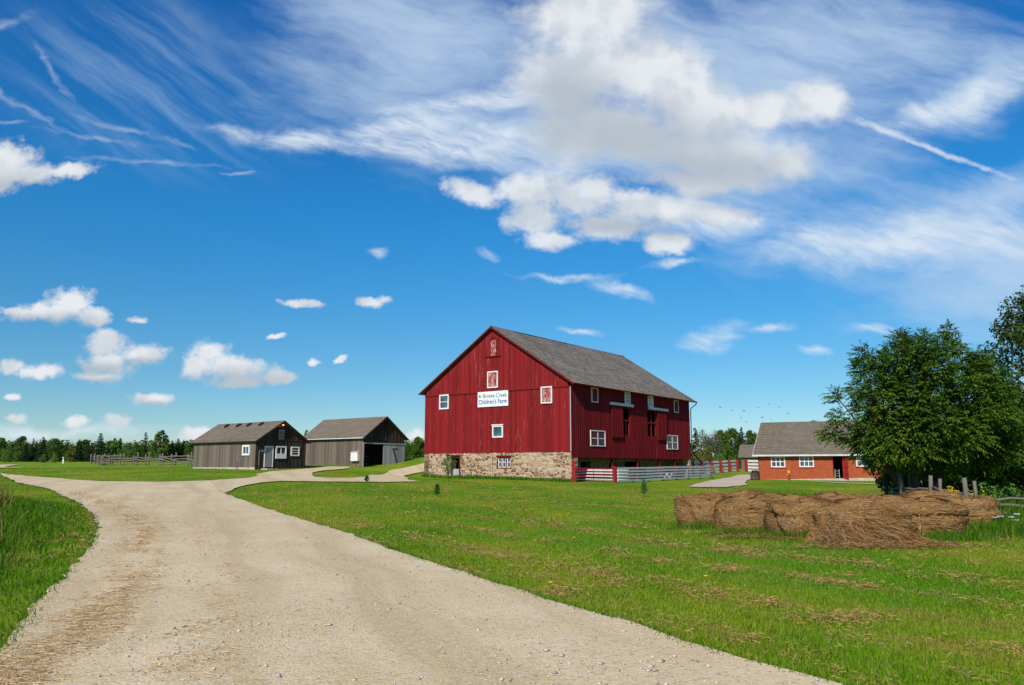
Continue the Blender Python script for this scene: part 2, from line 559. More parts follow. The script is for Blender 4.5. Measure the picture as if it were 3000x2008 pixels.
def build_world():
    w = bpy.data.worlds.new('World')
    scene.world = w
    w.use_nodes = True
    nt = w.node_tree
    nt.nodes.clear()
    g = G(nt)
    D = g.n('ShaderNodeTexCoord').outputs['Generated']
    sky = g.n('ShaderNodeTexSky', sky_type='NISHITA', sun_disc=False, sun_elevation=SUN_EL,
              sun_rotation=math.atan2(sdir.x, sdir.y), altitude=200, air_density=1.0, dust_density=.0, ozone_density=4.5)
    sp = g.n('ShaderNodeSeparateXYZ', {0: D})
    X, Y, Z = sp.outputs
    skc = g.vm('MULTIPLY', sky.outputs[0], SKY_MUL)
    # clear blue of a polarised summer sky: deepen the saturation a little
    skc = g.n('ShaderNodeHueSaturation', {'Hue': .5, 'Saturation': 1.06, 'Value': 1.0, 'Fac': 1.0, 'Color': skc}).outputs[0]
    # pale at the horizon, deep overhead
    skc = g.mix(1.0, skc, g.ramp(Z, [(0.0, (1.62, .90, .70)), (.12, (1.24, .96, .80)), (.30, (.66, 1.10, 1.04)), (.65, (.50, .92, 1.2))]), 'MULTIPLY')
    yy = g.m('MAXIMUM', Y, .06)
    q = g.n('ShaderNodeCombineXYZ', {0: g.m('DIVIDE', X, yy), 1: g.m('DIVIDE', Z, yy), 2: 1.0}).outputs[0]

    def qq(u, v):
        d = ray(u, v)
        return d.x / d.y, d.z / d.y

    def field(vec, ells, blend=.7, grow=1.0):
        acc = None
        for (u, v, ru, rv, an) in ells:
            cx, cy = qq(u, v)
            k = ray(u, v).y
            rx, ry = grow * ru / F / k, grow * rv / F / k / .98
            c, s_ = math.cos(R(-an)), math.sin(R(-an))
            A = (c / rx, s_ / rx, -(c * cx + s_ * cy) / rx)
            B = (-s_ / ry, c / ry, -(-s_ * cx + c * cy) / ry)
            a = g.vm('DOT_PRODUCT', vec, A, out=1)
            a = g.m('MULTIPLY', a, a)
            b = g.vm('DOT_PRODUCT', vec, B, out=1)
            d = g.n('ShaderNodeMath', {0: b, 1: b, 2: a}, operation='MULTIPLY_ADD').outputs[0]
            acc = d if acc is None else g.n('ShaderNodeMath', {0: acc, 1: d, 2: blend}, operation='SMOOTH_MIN').outputs[0]
        acc = g.m('SQRT', g.m('MAXIMUM', acc, 0.0))
        return g.m('SUBTRACT', 1.0, acc)

    # domain warp
    wn = g.noise(q, 9, 3, .55, out=1)
    w1 = g.vm('MULTIPLY', g.vm('SUBTRACT', wn, (.5, .5, .5)), (.09, .07, 0))
    qw = g.vm('ADD', q, w1)
    wn2 = g.noise(q, 30, 4, .6, out=1)
    qs = g.vm('ADD', q, g.vm('MULTIPLY', g.vm('SUBTRACT', wn2, (.5, .5, .5)), (.022, .018, 0)))
    qw2 = g.vm('ADD', qs, g.vm('MULTIPLY', w1, (.45, .45, 0)))
    fb = g.noise(q, 26, 6, .62)
    fb2 = g.noise(q, 7, 6, .6)
    fbm = g.noise(g.mapping(q, (1, 1.3, 1)), 62, 5, .6)

    # ---- small fair weather cumulus
    small = [(20, 470, 95, 60, 0), (60, 510, 130, 40, 0), (200, 500, 80, 26, -10), (0, 540, 60, 30, 0),
             (205, 885, 72, 42, 0), (150, 918, 130, 30, 0), (275, 928, 50, 28, 0), (60, 915, 70, 12, 5),
             (305, 1008, 62, 42, 0), (320, 1060, 85, 40, 0), (415, 1038, 80, 32, 0), (295, 1103, 75, 22, 0),
             (20, 1070, 45, 26, 0), (115, 1090, 68, 24, 0),
             (618, 1030, 58, 36, 0), (568, 1072, 42, 42, 0), (690, 1080, 110, 42, 8), (805, 1105, 62, 20, 0), (690, 1118, 100, 20, 0),
             (455, 1172, 62, 19, 0), (48, 1228, 40, 18, 0), (222, 1236, 42, 18, 0), (345, 1234, 46, 22, 0),
             (575, 1276, 70, 26, 0), (1212, 1280, 36, 20, 0), (37, 1160, 22, 10, 0),
             (880, 888, 62, 13, 4), (1092, 888, 50, 17, 0), (405, 938, 28, 13, 0), (915, 1067, 22, 12, 0), (1000, 1050, 22, 9, -25), (805, 983, 26, 9, 0)]
    Fs = field(qs, small, .6, 1.22)
    lump = g.m('ADD', g.m('MULTIPLY', g.m('SUBTRACT', fb, .5), 1.5), g.m('MULTIPLY', g.m('SUBTRACT', fbm, .5), 1.1))
    As = g.m('MULTIPLY', g.sm(g.m('ADD', Fs, g.m('MULTIPLY', lump, .85)), -.02, .66), .97)
    # ---- the big grey-white cumulus over the barn and the lower one in front of it
    big = [(1720, 60, 200, 150, 0), (1660, 230, 160, 130, 0), (1900, 220, 240, 130, 14), (2060, 320, 180, 110, 14), (1800, 380, 260, 100, 0),
           (2050, 450, 280, 80, 6), (2300, 490, 100, 60, 0), (2250, 320, 90, 55, 0), (2400, 310, 90, 75, 0), (2080, 530, 220, 40, 0)]
    Fb = field(qw, big, .8, 1.16)
    nb = g.m('ADD', g.m('MULTIPLY', g.m('SUBTRACT', fb2, .5), 1.15), g.m('MULTIPLY', lump, .26))
    Ab = g.sm(g.m('ADD', Fb, nb), -.10, .62)
    low = [(1560, 560, 120, 62, 0), (1390, 565, 90, 36, 18), (1700, 570, 130, 66, 0), (1880, 605, 200, 50, 5), (2100, 630, 150, 36, 4),
           (1560, 640, 90, 50, 0), (1610, 705, 90, 36, 0), (1800, 660, 140, 50, 0), (1950, 710, 80, 36, 0)]
    Fl = field(qs, low, .7, 1.12)
    Al = g.m('MULTIPLY', g.sm(g.m('ADD', g.m('ADD', Fl, g.m('MULTIPLY', g.m('SUBTRACT', fb2, .5), 1.0)), g.m('MULTIPLY', lump, .65)), -.08, .62), .97)
    Ab = g.m('MAXIMUM', Ab, Al)
    grey = [(1850, 400, 330, 110, 8), (2050, 500, 330, 80, 4), (1680, 290, 150, 120, 0), (1600, 400, 120, 80, 0), (1850, 665, 300, 34, 4), (2180, 590, 200, 40, 5),
            (150, 945, 200, 28, 0), (300, 1080, 110, 24, 0), (300, 1124, 110, 20, 0), (420, 1066, 90, 18, 0), (690, 1116, 200, 34, 0), (60, 550, 170, 36, 0), (455, 1188, 70, 12, 0)]
    Fg = field(qs, grey, .7)
    Kg = g.sm(g.m('ADD', Fg, g.m('MULTIPLY', g.m('SUBTRACT', fb2, .5), .9)), -.55, .8)
    # ---- veils, streaks and wisps of high cirrus
    veil = [(2250, 120, 700, 270, 0), (1250, 130, 520, 330, 24), (1750, 380, 500, 200, 0), (2200, 470, 420, 200, 0), (2900, 250, 330, 110, -24), (2760, 690, 620, 130, -4), (2900, 820, 420, 160, 0),
            (2250, 260, 260, 140, 0), (2950, 560, 300, 90, -20)]
    def aniso(deg, sx, sy, det=6, ro=.6, src=None):
        # noise drawn out along a direction falling deg degrees to the right
        return g.noise(g.mapping(g.mapping(src if src is not None else q, rot=(0, 0, R(deg))), (sx, sy, 1.0)), 1.0, det, ro)
    bend = g.vm('ADD', q, g.vm('MULTIPLY', w1, (.8, .8, 0)))
    fbv = aniso(14, 4.0, 15.0, 6, .62, bend)
    fine = aniso(20, 14.0, 60.0, 5, .65, bend)
    Fv = field(qw, veil, .8, 1.15)
    Av = g.m('MULTIPLY', g.sm(g.m('ADD', Fv, g.m('MULTIPLY', g.m('SUBTRACT', fbv, .5), 1.7)), -.15, 1.05), .78)
    dense = [(2480, 720, 240, 60, 6), (2720, 700, 360, 85, 0), (2850, 290, 260, 50, -24), (2700, 330, 140, 34, -20),
             (690, 385, 130, 22, 8), (870, 412, 170, 28, 6), (1080, 425, 240, 42, 4), (1320, 450, 240, 44, 2), (1450, 400, 240, 60, 0), (1330, 300, 230, 26, -5), (1200, 360, 220, 40, -8), (1500, 290, 160, 40, 0),
             (2020, 640, 300, 60, 0), (150, 1268, 360, 24, 0), (1650, 500, 140, 40, 0),
             (1700, 960, 55, 11, 5), (1820, 840, 90, 20, 20), (1990, 768, 75, 13, -6), (1650, 800, 120, 10, 0), (2090, 985, 80, 34, -20), (2380, 1015, 60, 16, 0), (2240, 960, 60, 14, 0), (2560, 960, 70, 18, 8), (1090, 735, 26, 12, 0), (1420, 735, 40, 14, 20)]
    Fd = field(qw2, dense, .8, 1.3)
    fbd = aniso(8, 8.0, 20.0, 6, .65, bend)
    Ad = g.m('MULTIPLY', g.sm(g.m('ADD', Fd, g.m('MULTIPLY', g.m('SUBTRACT', fbd, .5), 2.2)), -.15, 1.15), g.m('ADD', .45, g.m('MULTIPLY', g.sm(fine, .34, .62), .45)))
    wisp = [(60, 312, 170, 11, 31), (140, 190, 120, 10, 56), (400, 388, 190, 9, 15), (10, 72, 80, 18, -25), (440, 474, 210, 8, 3), (280, 405, 160, 8, 8), (30, 365, 60, 6, 5), (700, 510, 60, 6, 0)]
    Aw = g.m('MULTIPLY', g.sm(g.m('ADD', field(qw2, wisp, .6, 1.2), g.m('MULTIPLY', g.m('SUBTRACT', fine, .5), 2.6)), -.25, 1.6), .40)
    # long parallel streaks over the left of the sky
    stk = aniso(36, 2.4, 24.0, 6, .6, g.vm('ADD', q, g.vm('MULTIPLY', w1, (.3, .3, 0))))
    reg = g.sm(field(qw, [(420, 250, 620, 330, 20)]), 0.0, .7)
    Ak = g.m('MULTIPLY', g.m('MULTIPLY', reg, g.sm(stk, .40, .74)), .32)
    # contrail
    ct = field(g.vm('ADD', q, g.vm('MULTIPLY', g.vm('SUBTRACT', wn2, (.5, .5, .5)), (.006, .012, 0))), [(2745, 443, 285, 10, 21.8), (2600, 385, 130, 15, 21.8)])
    At = g.m('MULTIPLY', g.sm(g.m('ADD', ct, g.m('MULTIPLY', g.m('SUBTRACT', fbm, .5), 1.6)), -.3, 1.1), .66)

    cir = (.52, .70, .90)
    col = skc
    col = g.mix(g.m('MULTIPLY', Av, g.m('ADD', .72, g.m('MULTIPLY', fine, .5))), col, (.53, .68, .86))
    col = g.mix(Ak, col, cir)
    col = g.mix(Aw, col, (.70, .80, .92))
    col = g.mix(Ad, col, (.73, .82, .91))
    col = g.mix(At, col, (.80, .86, .93))
    fb3 = g.noise(g.vm('ADD', q, (.016, -.026, 0)), 14, 4, .5)
    fb4 = g.noise(q, 14, 4, .5)
    emb = g.sm(g.m('SUBTRACT', fb4, fb3), -.16, .10)
    white = g.mix(emb, (.64, .69, .75), (.82, .85, .88))
    ccol = g.mix(g.m('MULTIPLY', Kg, .85), white, (.43, .49, .56))
    col = g.mix(g.m('MULTIPLY', Ab, .95), col, ccol)
    col = g.mix(As, col, ccol)
    bg1 = g.n('ShaderNodeBackground', {'Color': skc, 'Strength': 1.0}).outputs[0]
    bg2 = g.n('ShaderNodeBackground', {'Color': col, 'Strength': 1.0}).outputs[0]
    front = g.m('MULTIPLY', g.m('GREATER_THAN', Y, .3), g.m('GREATER_THAN', Z, -.01))
    mx = g.n('ShaderNodeMixShader', {0: front, 1: bg1, 2: bg2}).outputs[0]
    g.n('ShaderNodeOutputWorld', {'Surface': mx})


SKY_MUL = (.050, .092, .122)
build_world()

# ------------------------------------------------------------------ ground and roads
ROAD = [(-34.9, 55.04), (-26.97, 43.97), (-21.26, 37.13), (-15.99, 29.59), (-12.14, 23.45), (-10.04, 19.65), (-8.45, 16.42), (-6.83, 12.64), (-5.87, 10.24), (-5.0, 8.34), (-4.63, 7.52),
        (-4.3, 5), (-4.6, 0), (-6, -8), (-4, -16), (8, -14), (6, -6), (4.5, 0), (3.2, 4.5),
        (2.47, 6.38), (1.97, 7.16), (1.61, 7.84), (1.28, 8.77), (.58, 9.94), (-.36, 11.93), (-1.97, 15.27), (-4.14, 19.7), (-6.69, 24.52), (-10.05, 30.68), (-13.04, 36.34),
        (-18.04, 48.23), (-19.88, 45.46), (-23.63, 46.35), (-30.34, 52.04), (-37.84, 59.64), (-52, 77), (-66, 98), (-61, 99), (-48.5, 75)]
DRIVE = [(-18.04, 48.23), (-17.51, 53.17), (-18.09, 57.15), (-19.25, 60.53), (-19.9, 66), (-19.6, 68.8), (-19.14, 74.94), (-18, 79), (-16.0, 79.4), (-15.9, 78.2), (-17.02, 72.62), (-16.4, 66), (-15.58, 62.64), (-14.29, 58.1), (-12.71, 57.0),
         (-11.5, 58.3), (-11.2, 61.2), (-12.1, 70), (-11.9, 78.15), (-9.06, 82.76), (-5.5, 87), (-3.5, 85.5), (-7.2, 79.5), (-9.1, 77.5), (-10.1, 74.98), (-8.8, 66), (-7.54, 58.18), (-6.31, 55.87),
         (-8.53, 52.86), (-10.92, 51.46), (-14.13, 49.68), (-14.63, 47.08), (-14.26, 42.04), (-13.04, 36.34)]
LANE = [(-75, 97), (-52.6, 83.2), (-50.1, 81.2), (-48.6, 79.8), (-50.5, 78.8), (-76, 90)]
RPATH = [(11.57, 52.83), (13.9, 52.4), (16.6, 57), (18.6, 64), (22.2, 74.5), (24.4, 81), (26.2, 88), (25.0, 88.17), (21, 79.5), (17.27, 69.56), (13.8, 60)]
FPATH = [(24.9, 67.9), (25.0, 64.5), (25.3, 61.0), (26.3, 58), (29, 56.3), (32, 55.6), (32, 56.1), (29, 57.1), (26.9, 58.9), (26.1, 61.5), (25.7, 64.7), (25.5, 67.9)]
rng = np.random.default_rng(5)


def densify(poly, step, jit, straight=()):
    out = []
    n = len(poly)
    for i in range(n):
        a, b = Vector(poly[i]), Vector(poly[(i + 1) % n])
        L = (b - a).length
        st = step * max(1.0, (a.y + b.y) / 2 / 18)
        k = max(1, int(L / st))
        d = (b - a).normalized() if L > 0 else Vector((1, 0))
        nn = Vector((-d.y, d.x))
        for j in range(k):
            p = a + (b - a) * (j / k)
            if j and (i not in straight): p = p + nn * rng.normal(0, jit)
            out.append((p.x, p.y))
    return out


def smooth_poly(poly, it=1):
    for _ in range(it):
        q = []
        n = len(poly)
        for i in range(n):
            a, b = poly[i], poly[(i + 1) % n]
            q += [(.75 * a[0] + .25 * b[0], .75 * a[1] + .25 * b[1]), (.25 * a[0] + .75 * b[0], .25 * a[1] + .75 * b[1])]
        poly = q
    return poly


def inside(px, py, poly):
    px = np.asarray(px); py = np.asarray(py)
    r = np.zeros(px.shape, bool)
    n = len(poly)
    j = n - 1
    for i in range(n):
        xi, yi = poly[i]; xj, yj = poly[j]
        if yi != yj:
            c = ((yi > py) != (yj > py)) & (px < (xj - xi) * (py - yi) / (yj - yi) + xi)
            r ^= c
        j = i
    return r


def sheet(name, poly, mat, lift, step=.5, grid=1.0, jit=.05, straight=()):
    pl = densify(poly, step, jit, straight)
    xs = [p[0] for p in pl]; ys = [p[1] for p in pl]
    gx, gy = np.meshgrid(np.arange(min(xs), max(xs), grid), np.arange(min(ys), max(ys), grid))
    gx = gx.ravel() + rng.normal(0, grid * .1, gx.size); gy = gy.ravel() + rng.normal(0, grid * .1, gy.size)
    k = inside(gx, gy, pl)
    pts = [Vector(p) for p in pl] + [Vector((a, b)) for a, b in zip(gx[k], gy[k])]
    nb = len(pl)
    r = geometry.delaunay_2d_cdt(pts, [(i, (i + 1) % nb) for i in range(nb)], [list(range(nb))], 1, 1e-4)
    vx = np.array([p.x for p in r[0]]); vy = np.array([p.y for p in r[0]])
    vz = h(vx, vy) + lift * (1 + vy.clip(0) / 25)
    fs = []
    for f in r[2]:
        a, b, c = [r[0][i] for i in f[:3]]
        fs.append(tuple(f) if (b - a).cross(c - a) > 0 else tuple(f)[::-1])
    me = bpy.data.meshes.new(name)
    me.from_pydata(np.stack([vx, vy, vz], 1).tolist(), [], fs)
    me.update()
    o = link_mesh(name, me, mat, None, True)
    o['kind'] = 'structure'
    return o


def axis(parts):
    out = []
    for a, b, s in parts: out += list(np.arange(a, b, s))
    return np.array(out + [parts[-1][1]])


gx = axis([(-3000, -300, 300), (-300, -100, 20), (-100, -45, 5), (-45, 45, 1.0), (45, 100, 5), (100, 300, 20), (300, 3000, 300)])
gy = axis([(-600, -40, 80), (-40, -5, 5), (-5, 40, .8), (40, 110, 1.25), (110, 200, 6), (200, 600, 50), (600, 3600, 300)])
GX, GY = np.meshgrid(gx, gy)
GZ = h(GX, GY)
V = np.stack([GX, GY, GZ], -1).reshape(-1, 3)
nx, ny = len(gx), len(gy)
ii = (np.arange(ny - 1)[:, None] * nx + np.arange(nx - 1)[None]).ravel()
o = fast_mesh('ground', V, np.stack([ii, ii + 1, ii + nx + 1, ii + nx], 1), M['ground'], smooth=True)
o['kind'] = 'structure'
sheet('gravel_road', ROAD, M['gravel'], .018, .35, .8, .045, (ROAD.index((-13.04, 36.34)),))
sheet('gravel_driveway', DRIVE, M['gravel'], .018, .35, 1.0, .05, (len(DRIVE) - 1,))
sheet('gravel_lane', LANE, M['gravel2'], .018, .6, 1.5, .06)
sheet('gravel_path', RPATH, M['gravel2'], .018, .5, 1.0, .07)
sheet('worn_footpath', FPATH, M['gravel2'], .016, .3, 1.0, .08)
# ------------------------------------------------------------------ buildings
SD = R(90 - 36.8)          # the farm buildings share this axis


class Bld:
    """a building in its own frame: face A is the plane x=0 (s runs along y), face B the plane y=0 (s runs along x)"""

    def __init__(s, name, x, y, z0, rz, label, cat, group=None):
        s.root = empty(name, (x, y, z0), rz)
        tag(s.root, label, cat, group)
        s.z0 = z0

    def A(s, t, n, z): return (-n, t, z - s.z0)

    def B(s, t, n, z): return (t, -n, z - s.z0)


def cut(lo, hi, holes):
    """the pieces of lo..hi left when the intervals in holes are taken out"""
    out = [(lo, hi)]
    for a, b in holes:
        nxt = []
        for p, q in out:
            if b <= p or a >= q: nxt.append((p, q)); continue
            if a > p: nxt.append((p, a))
            if b < q: nxt.append((b, q))
        out = nxt
    return out


def board_wall(mb, P, s0, s1, zlo, zhi, holes=(), bw=.2, thick=.03, jit=.006, batten=None, brk=(), rag=.0, gap=.0015):
    """vertical boards; every board is its own solid so each takes its own tint. holes = (s0,s1,z0,z1)"""
    rr = random.Random(int(s1 * 100 + bw * 1000))
    edges = [s0]
    while edges[-1] < s1 - bw * .6: edges.append(edges[-1] + bw * rr.uniform(.8, 1.2))
    edges[-1] = s1
    for a, b, c, d in holes: edges += [a, b]
    for k in brk: edges.append(k)
    edges = sorted(set(round(e, 3) for e in edges if s0 <= e <= s1))
    for a, b in zip(edges[:-1], edges[1:]):
        if b - a < .015: continue
        m = (a + b) / 2
        off = rr.uniform(0, jit)
        lo = zlo - rr.uniform(0, rag)
        hs = [(c, d) for (p, q, c, d) in holes if p < m < q]
        for z0, z1 in cut(lo, 99, hs):
            ta, tb = (min(z1, zhi(a)), min(z1, zhi(b)))
            if min(ta, tb) <= z0 + .01: continue
            g = gap
            n0, n1 = -thick, off
            mb.hexa([P(a + g, n1, z0), P(b - g, n1, z0), P(b - g, n0, z0), P(a + g, n0, z0)], [P(a + g, n1, ta), P(b - g, n1, tb), P(b - g, n0, tb), P(a + g, n0, ta)])
    if batten:
        k = s0 + batten / 2
        while k < s1:
            w = .022
            hs = [(c, d) for (p, q, c, d) in holes if p - .03 < k < q + .03]
            for z0, z1 in cut(zlo - rr.uniform(0, rag), 99, hs):
                t = min(z1, zhi(k) - .01)
                if t > z0 + .02:
                    mb.hexa([P(k - w, .035, z0), P(k + w, .035, z0), P(k + w, .007, z0), P(k - w, .007, z0)], [P(k - w, .035, t), P(k + w, .035, t), P(k + w, .007, t), P(k - w, .007, t)])
            k += batten


def solid_wall(mb, P, s0, s1, z0, z1, holes=(), thick=.5):
    """masonry wall with real openings (front, back, reveals, ends)"""
    S = sorted({s0, s1, *[v for hh in holes for v in hh[:2]]})
    Z = sorted({z0, z1, *[v for hh in holes for v in hh[2:]]})
    hole = lambda a, b: any(p <= a < q and c <= b < d for p, q, c, d in holes)
    for i in range(len(S) - 1):
        for j in range(len(Z) - 1):
            if hole((S[i] + S[i + 1]) / 2, (Z[j] + Z[j + 1]) / 2): continue
            for n in (0, -thick):
                mb.add([P(S[i], n, Z[j]), P(S[i + 1], n, Z[j]), P(S[i + 1], n, Z[j + 1]), P(S[i], n, Z[j + 1])], [(0, 1, 2, 3)])
    rects = list(holes) + [(s0, s1, z0, z1)]
    for a, b, c, d in rects:
        for (p, q) in (((a, c), (b, c)), ((b, c), (b, d)), ((b, d), (a, d)), ((a, d), (a, c))):
            mb.add([P(p[0], 0, p[1]), P(q[0], 0, q[1]), P(q[0], -thick, q[1]), P(p[0], -thick, p[1])], [(0, 1, 2, 3)])


def pbox(mb, P, s0, s1, n0, n1, z0, z1): mb.box(P(s0, n0, z0), P(s1, n1, z1))


def window(b, P, s0, s1, z0, z1, cols=2, rows=2, fw=.09, frame=None, pane=None, n=.07, bar=.035, sill=False, name='window', label=None):
    f = MB()
    pbox(f, P, s0, s0 + fw, -.02, n, z0, z1); pbox(f, P, s1 - fw, s1, -.02, n, z0, z1)
    pbox(f, P, s0 + fw, s1 - fw, -.02, n, z0, z0 + fw); pbox(f, P, s0 + fw, s1 - fw, -.02, n, z1 - fw, z1)
    a, c, d, e = s0 + fw, s1 - fw, z0 + fw, z1 - fw
    for k in range(1, cols):
        x = a + (c - a) * k / cols
        pbox(f, P, x - bar, x + bar, .004, n - .022, d, e)
    for k in range(1, rows):
        z = d + (e - d) * k / rows
        pbox(f, P, a, c, .004, n - .026, z - bar * .8, z + bar * .8)
    w = f.build(name, frame or M['white'], b.root)
    if label: w['label'] = label
    g = MB()
    g.box(P(a, .012, d), P(c, .022, e))
    g.build('pane', pane or M['glass'], w)
    if sill:
        q = MB(); pbox(q, P, s0 - .06, s1 + .06, .03, .11, z0 - .09, z0 - .004)
        q.build('sill', sill, w)
    return w


def roof_planes(e0, e1, r1, r0, course=.26, seg=1.2, sag=.03, th=.11, seed=1):
    """one stepped-shingle roof slope between an eave e0-e1 and a ridge r0-r1"""
    e0, e1, r1, r0 = map(Vector, (e0, e1, r1, r0))
    mb = MB()
    nrm = (e1 - e0).cross(r0 - e0).normalized()
    if nrm.z < 0: nrm = -nrm
    Ls = (r0 - e0).length; Lx = (e1 - e0).length
    N = max(2, int(Ls / course)); K = max(2, int(Lx / seg))
    rr = random.Random(seed)
    ph = rr.uniform(0, 6)

    def pt(i, j, lift):
        t, s = j / N, i / K
        p = (e0 * (1 - s) + e1 * s) * (1 - t) + (r0 * (1 - s) + r1 * s) * t
        w = sag * (math.sin(s * Lx * .35 + ph) * .5 + math.sin(s * Lx * .9 + ph * 2 + t * 3) * .3) * (0.3 + t)
        return p + nrm * (lift + w)
    for j in range(N):
        for i in range(K):
            l0, l1 = .030 + rr.uniform(-.004, .008), .006
            mb.add([pt(i, j, l0), pt(i + 1, j, l0), pt(i + 1, j + 1, l1), pt(i, j + 1, l1)], [(0, 1, 2, 3)],
                   [(i * Lx / K, j * Ls / N), ((i + 1) * Lx / K, j * Ls / N), ((i + 1) * Lx / K, (j + 1) * Ls / N), (i * Lx / K, (j + 1) * Ls / N)])
            mb.add([pt(i, j, -.002), pt(i + 1, j, -.002), pt(i + 1, j, l0), pt(i, j, l0)], [(0, 1, 2, 3)], [(i * Lx / K, j * Ls / N)] * 4)
    under = [pt(0, 0, -th), pt(K, 0, -th), pt(K, N, -th), pt(0, N, -th)]
    top = [pt(0, 0, -.002), pt(K, 0, -.002), pt(K, N, .0), pt(0, N, .0)]
    mb.add(under + top, [(3, 2, 1, 0), (0, 1, 5, 4), (1, 2, 6, 5), (3, 0, 4, 7)])
    return mb


def merge(*mbs):
    o = MB()
    for m in mbs: o.add(m.v, m.f, m.uv)
    return o


def gable_roof(b, axis_, half, ridge_z, slope, l0, l1, over, mat, th=.11, course=.26, sag=.03, verge=None, name='roof'):
    """ridge along axis_ ('x' or 'y') at offset half; returns the roof object"""
    z0 = b.z0
    ez = ridge_z - slope * (half + over) - z0
    rz = ridge_z - z0
    def pt(l, d, z): return (l, d, z) if axis_ == 'x' else (d, l, z)
    a = roof_planes(pt(l0, -over, ez), pt(l1, -over, ez), pt(l1, half, rz), pt(l0, half, rz), course, 1.2, sag, th, 3)
    c = roof_planes(pt(l0, 2 * half + over, ez), pt(l1, 2 * half + over, ez), pt(l1, half, rz), pt(l0, half, rz), course, 1.2, sag, th, 3)
    r = merge(a, c).build(name, mat, b.root, uv=True)
    if verge:
        for l in (l0, l1):
            e = -.03 if l == l0 else .03
            for d0, d1 in ((-over, half), (2 * half + over, half)):
                f = MB()
                p0, p1 = Vector(pt(l, d0, ez)), Vector(pt(l, d1, rz))
                o1, o2 = Vector(pt(e, 0, 0)), Vector((0, 0, -.13))
                up = Vector((0, 0, .012))
                f.hexa([p0 + o2, p1 + o2, p1 + o2 + o1, p0 + o2 + o1], [p0 + up, p1 + up, p1 + up + o1, p0 + up + o1])
                f.build('verge_board', verge, r)
    return r


def slab(mb, a, b): mb.box(a, b)


# ---------------- red barn
bn = Bld('red_barn', 4.89, 66, .40, SD, 'big red board barn on a field stone basement with grey shingle roof', 'barn')
A, B = bn.A, bn.B
WZ, HALF, RZ, SL = 16.5, 8.25, 14.2, .645
SDOOR = (12.06, 13.07, .30, 2.62); SWIN = (6.23, 7.77, 1.58, 2.52)
mb = MB()
solid_wall(mb, A, 0, WZ, -.8, 2.9, [SDOOR, SWIN], .6)
mb.box(A(WZ, 0, -.8), A(WZ - .6, -23.5, 2.9))            # far long wall
mb.box((22.9, 0, -.8 - bn.z0), (23.5, WZ - .6, 2.4 - bn.z0))     # far end wall
mb.box((.6, .0, -.8 - bn.z0), (1.0, 2.4, 2.40 - bn.z0))          # corner pier
mb.build('stone_basement', M['stone'], bn.root)
mb = MB()
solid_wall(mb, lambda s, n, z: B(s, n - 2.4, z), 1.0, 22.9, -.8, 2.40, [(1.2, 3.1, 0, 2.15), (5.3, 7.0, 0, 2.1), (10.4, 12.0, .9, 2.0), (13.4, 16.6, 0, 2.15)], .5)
mb.build('forebay_wall', M['stone_shaded'], bn.root)
mb = MB()
mb.box((.05, .05, 2.42 - bn.z0), (23.4, WZ - .05, 2.58 - bn.z0))
mb.box((1.0, 5.2, -.8 - bn.z0), (22.9, 5.4, 2.4 - bn.z0))
mb.build('floor_deck', M['dark_in'], bn.root)
mb = MB()
roofline = lambda s: RZ - SL * abs(s - HALF) - .13
W1 = (13.45, 14.62, 6.98, 8.36); W4 = (7.06, 8.25, 4.2, 5.27)
ins = lambda w, k=.08: (w[0] + k, w[1] - k, w[2] + k, w[3] - k)
board_wall(mb, A, 0, WZ, 2.88, lambda s: min(8.30, roofline(s)), [ins(W1), ins(W4)], .23, .04, .012, rag=.05)
board_wall(mb, lambda s, n, z: A(s, n + .035, z), .2, WZ - .2, 8.36, roofline, (), .23, .05, .012, brk=(HALF,), rag=.02)
mb.build('gable_boards', M['red'], bn.root)
mb = MB()
OP1 = (8.75, 10.2, 4.46, 7.0); OP2 = (13.7, 15.62, 4.46, 7.0)
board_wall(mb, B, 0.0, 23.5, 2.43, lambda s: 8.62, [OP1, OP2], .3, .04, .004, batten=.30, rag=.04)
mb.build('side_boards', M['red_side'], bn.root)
mb = MB()
mb.box((0, WZ, 2.9 - bn.z0), (23.5, WZ - .06, 8.55 - bn.z0))
board_wall(mb, lambda s, n, z: (23.5 + n, s, z - bn.z0), 0, WZ, 2.4, roofline, (), .5, .05, .004, brk=(HALF,))
mb.build('rear_boards', M['red_side'], bn.root)
r = gable_roof(bn, 'x', HALF, RZ, SL, -.38, 24.3, .52, M['roof_barn'], .10, .26, .05, M['red_trim'])
mb = MB(); mb.tube([(-.40, HALF, RZ - bn.z0 + .03), (10, HALF, RZ - bn.z0 + .01), (24.32, HALF, RZ - bn.z0 + .02)], .05, 6)
mb.build('ridge_cap', M['roof_barn'], r)
mb = MB(); mb.tube([(23.6, HALF, RZ - bn.z0), (23.6, HALF, RZ + .9 - bn.z0), (23.55, HALF, RZ + 1.75 - bn.z0)], [.025, .018, .01], 5)
mb.build('lightning_rod', M['metal'], r)
mb = MB()
pbox(mb, A, .02, WZ - .02, .05, .085, 8.27, 8.37)
mb.build('belt_board', M['red_trim'], bn.root)
mb = MB(); pbox(mb, A, -.045, .05, .02, .05, 2.9, 8.3)
mb.build('corner_board', M['pale_boards'], bn.root)
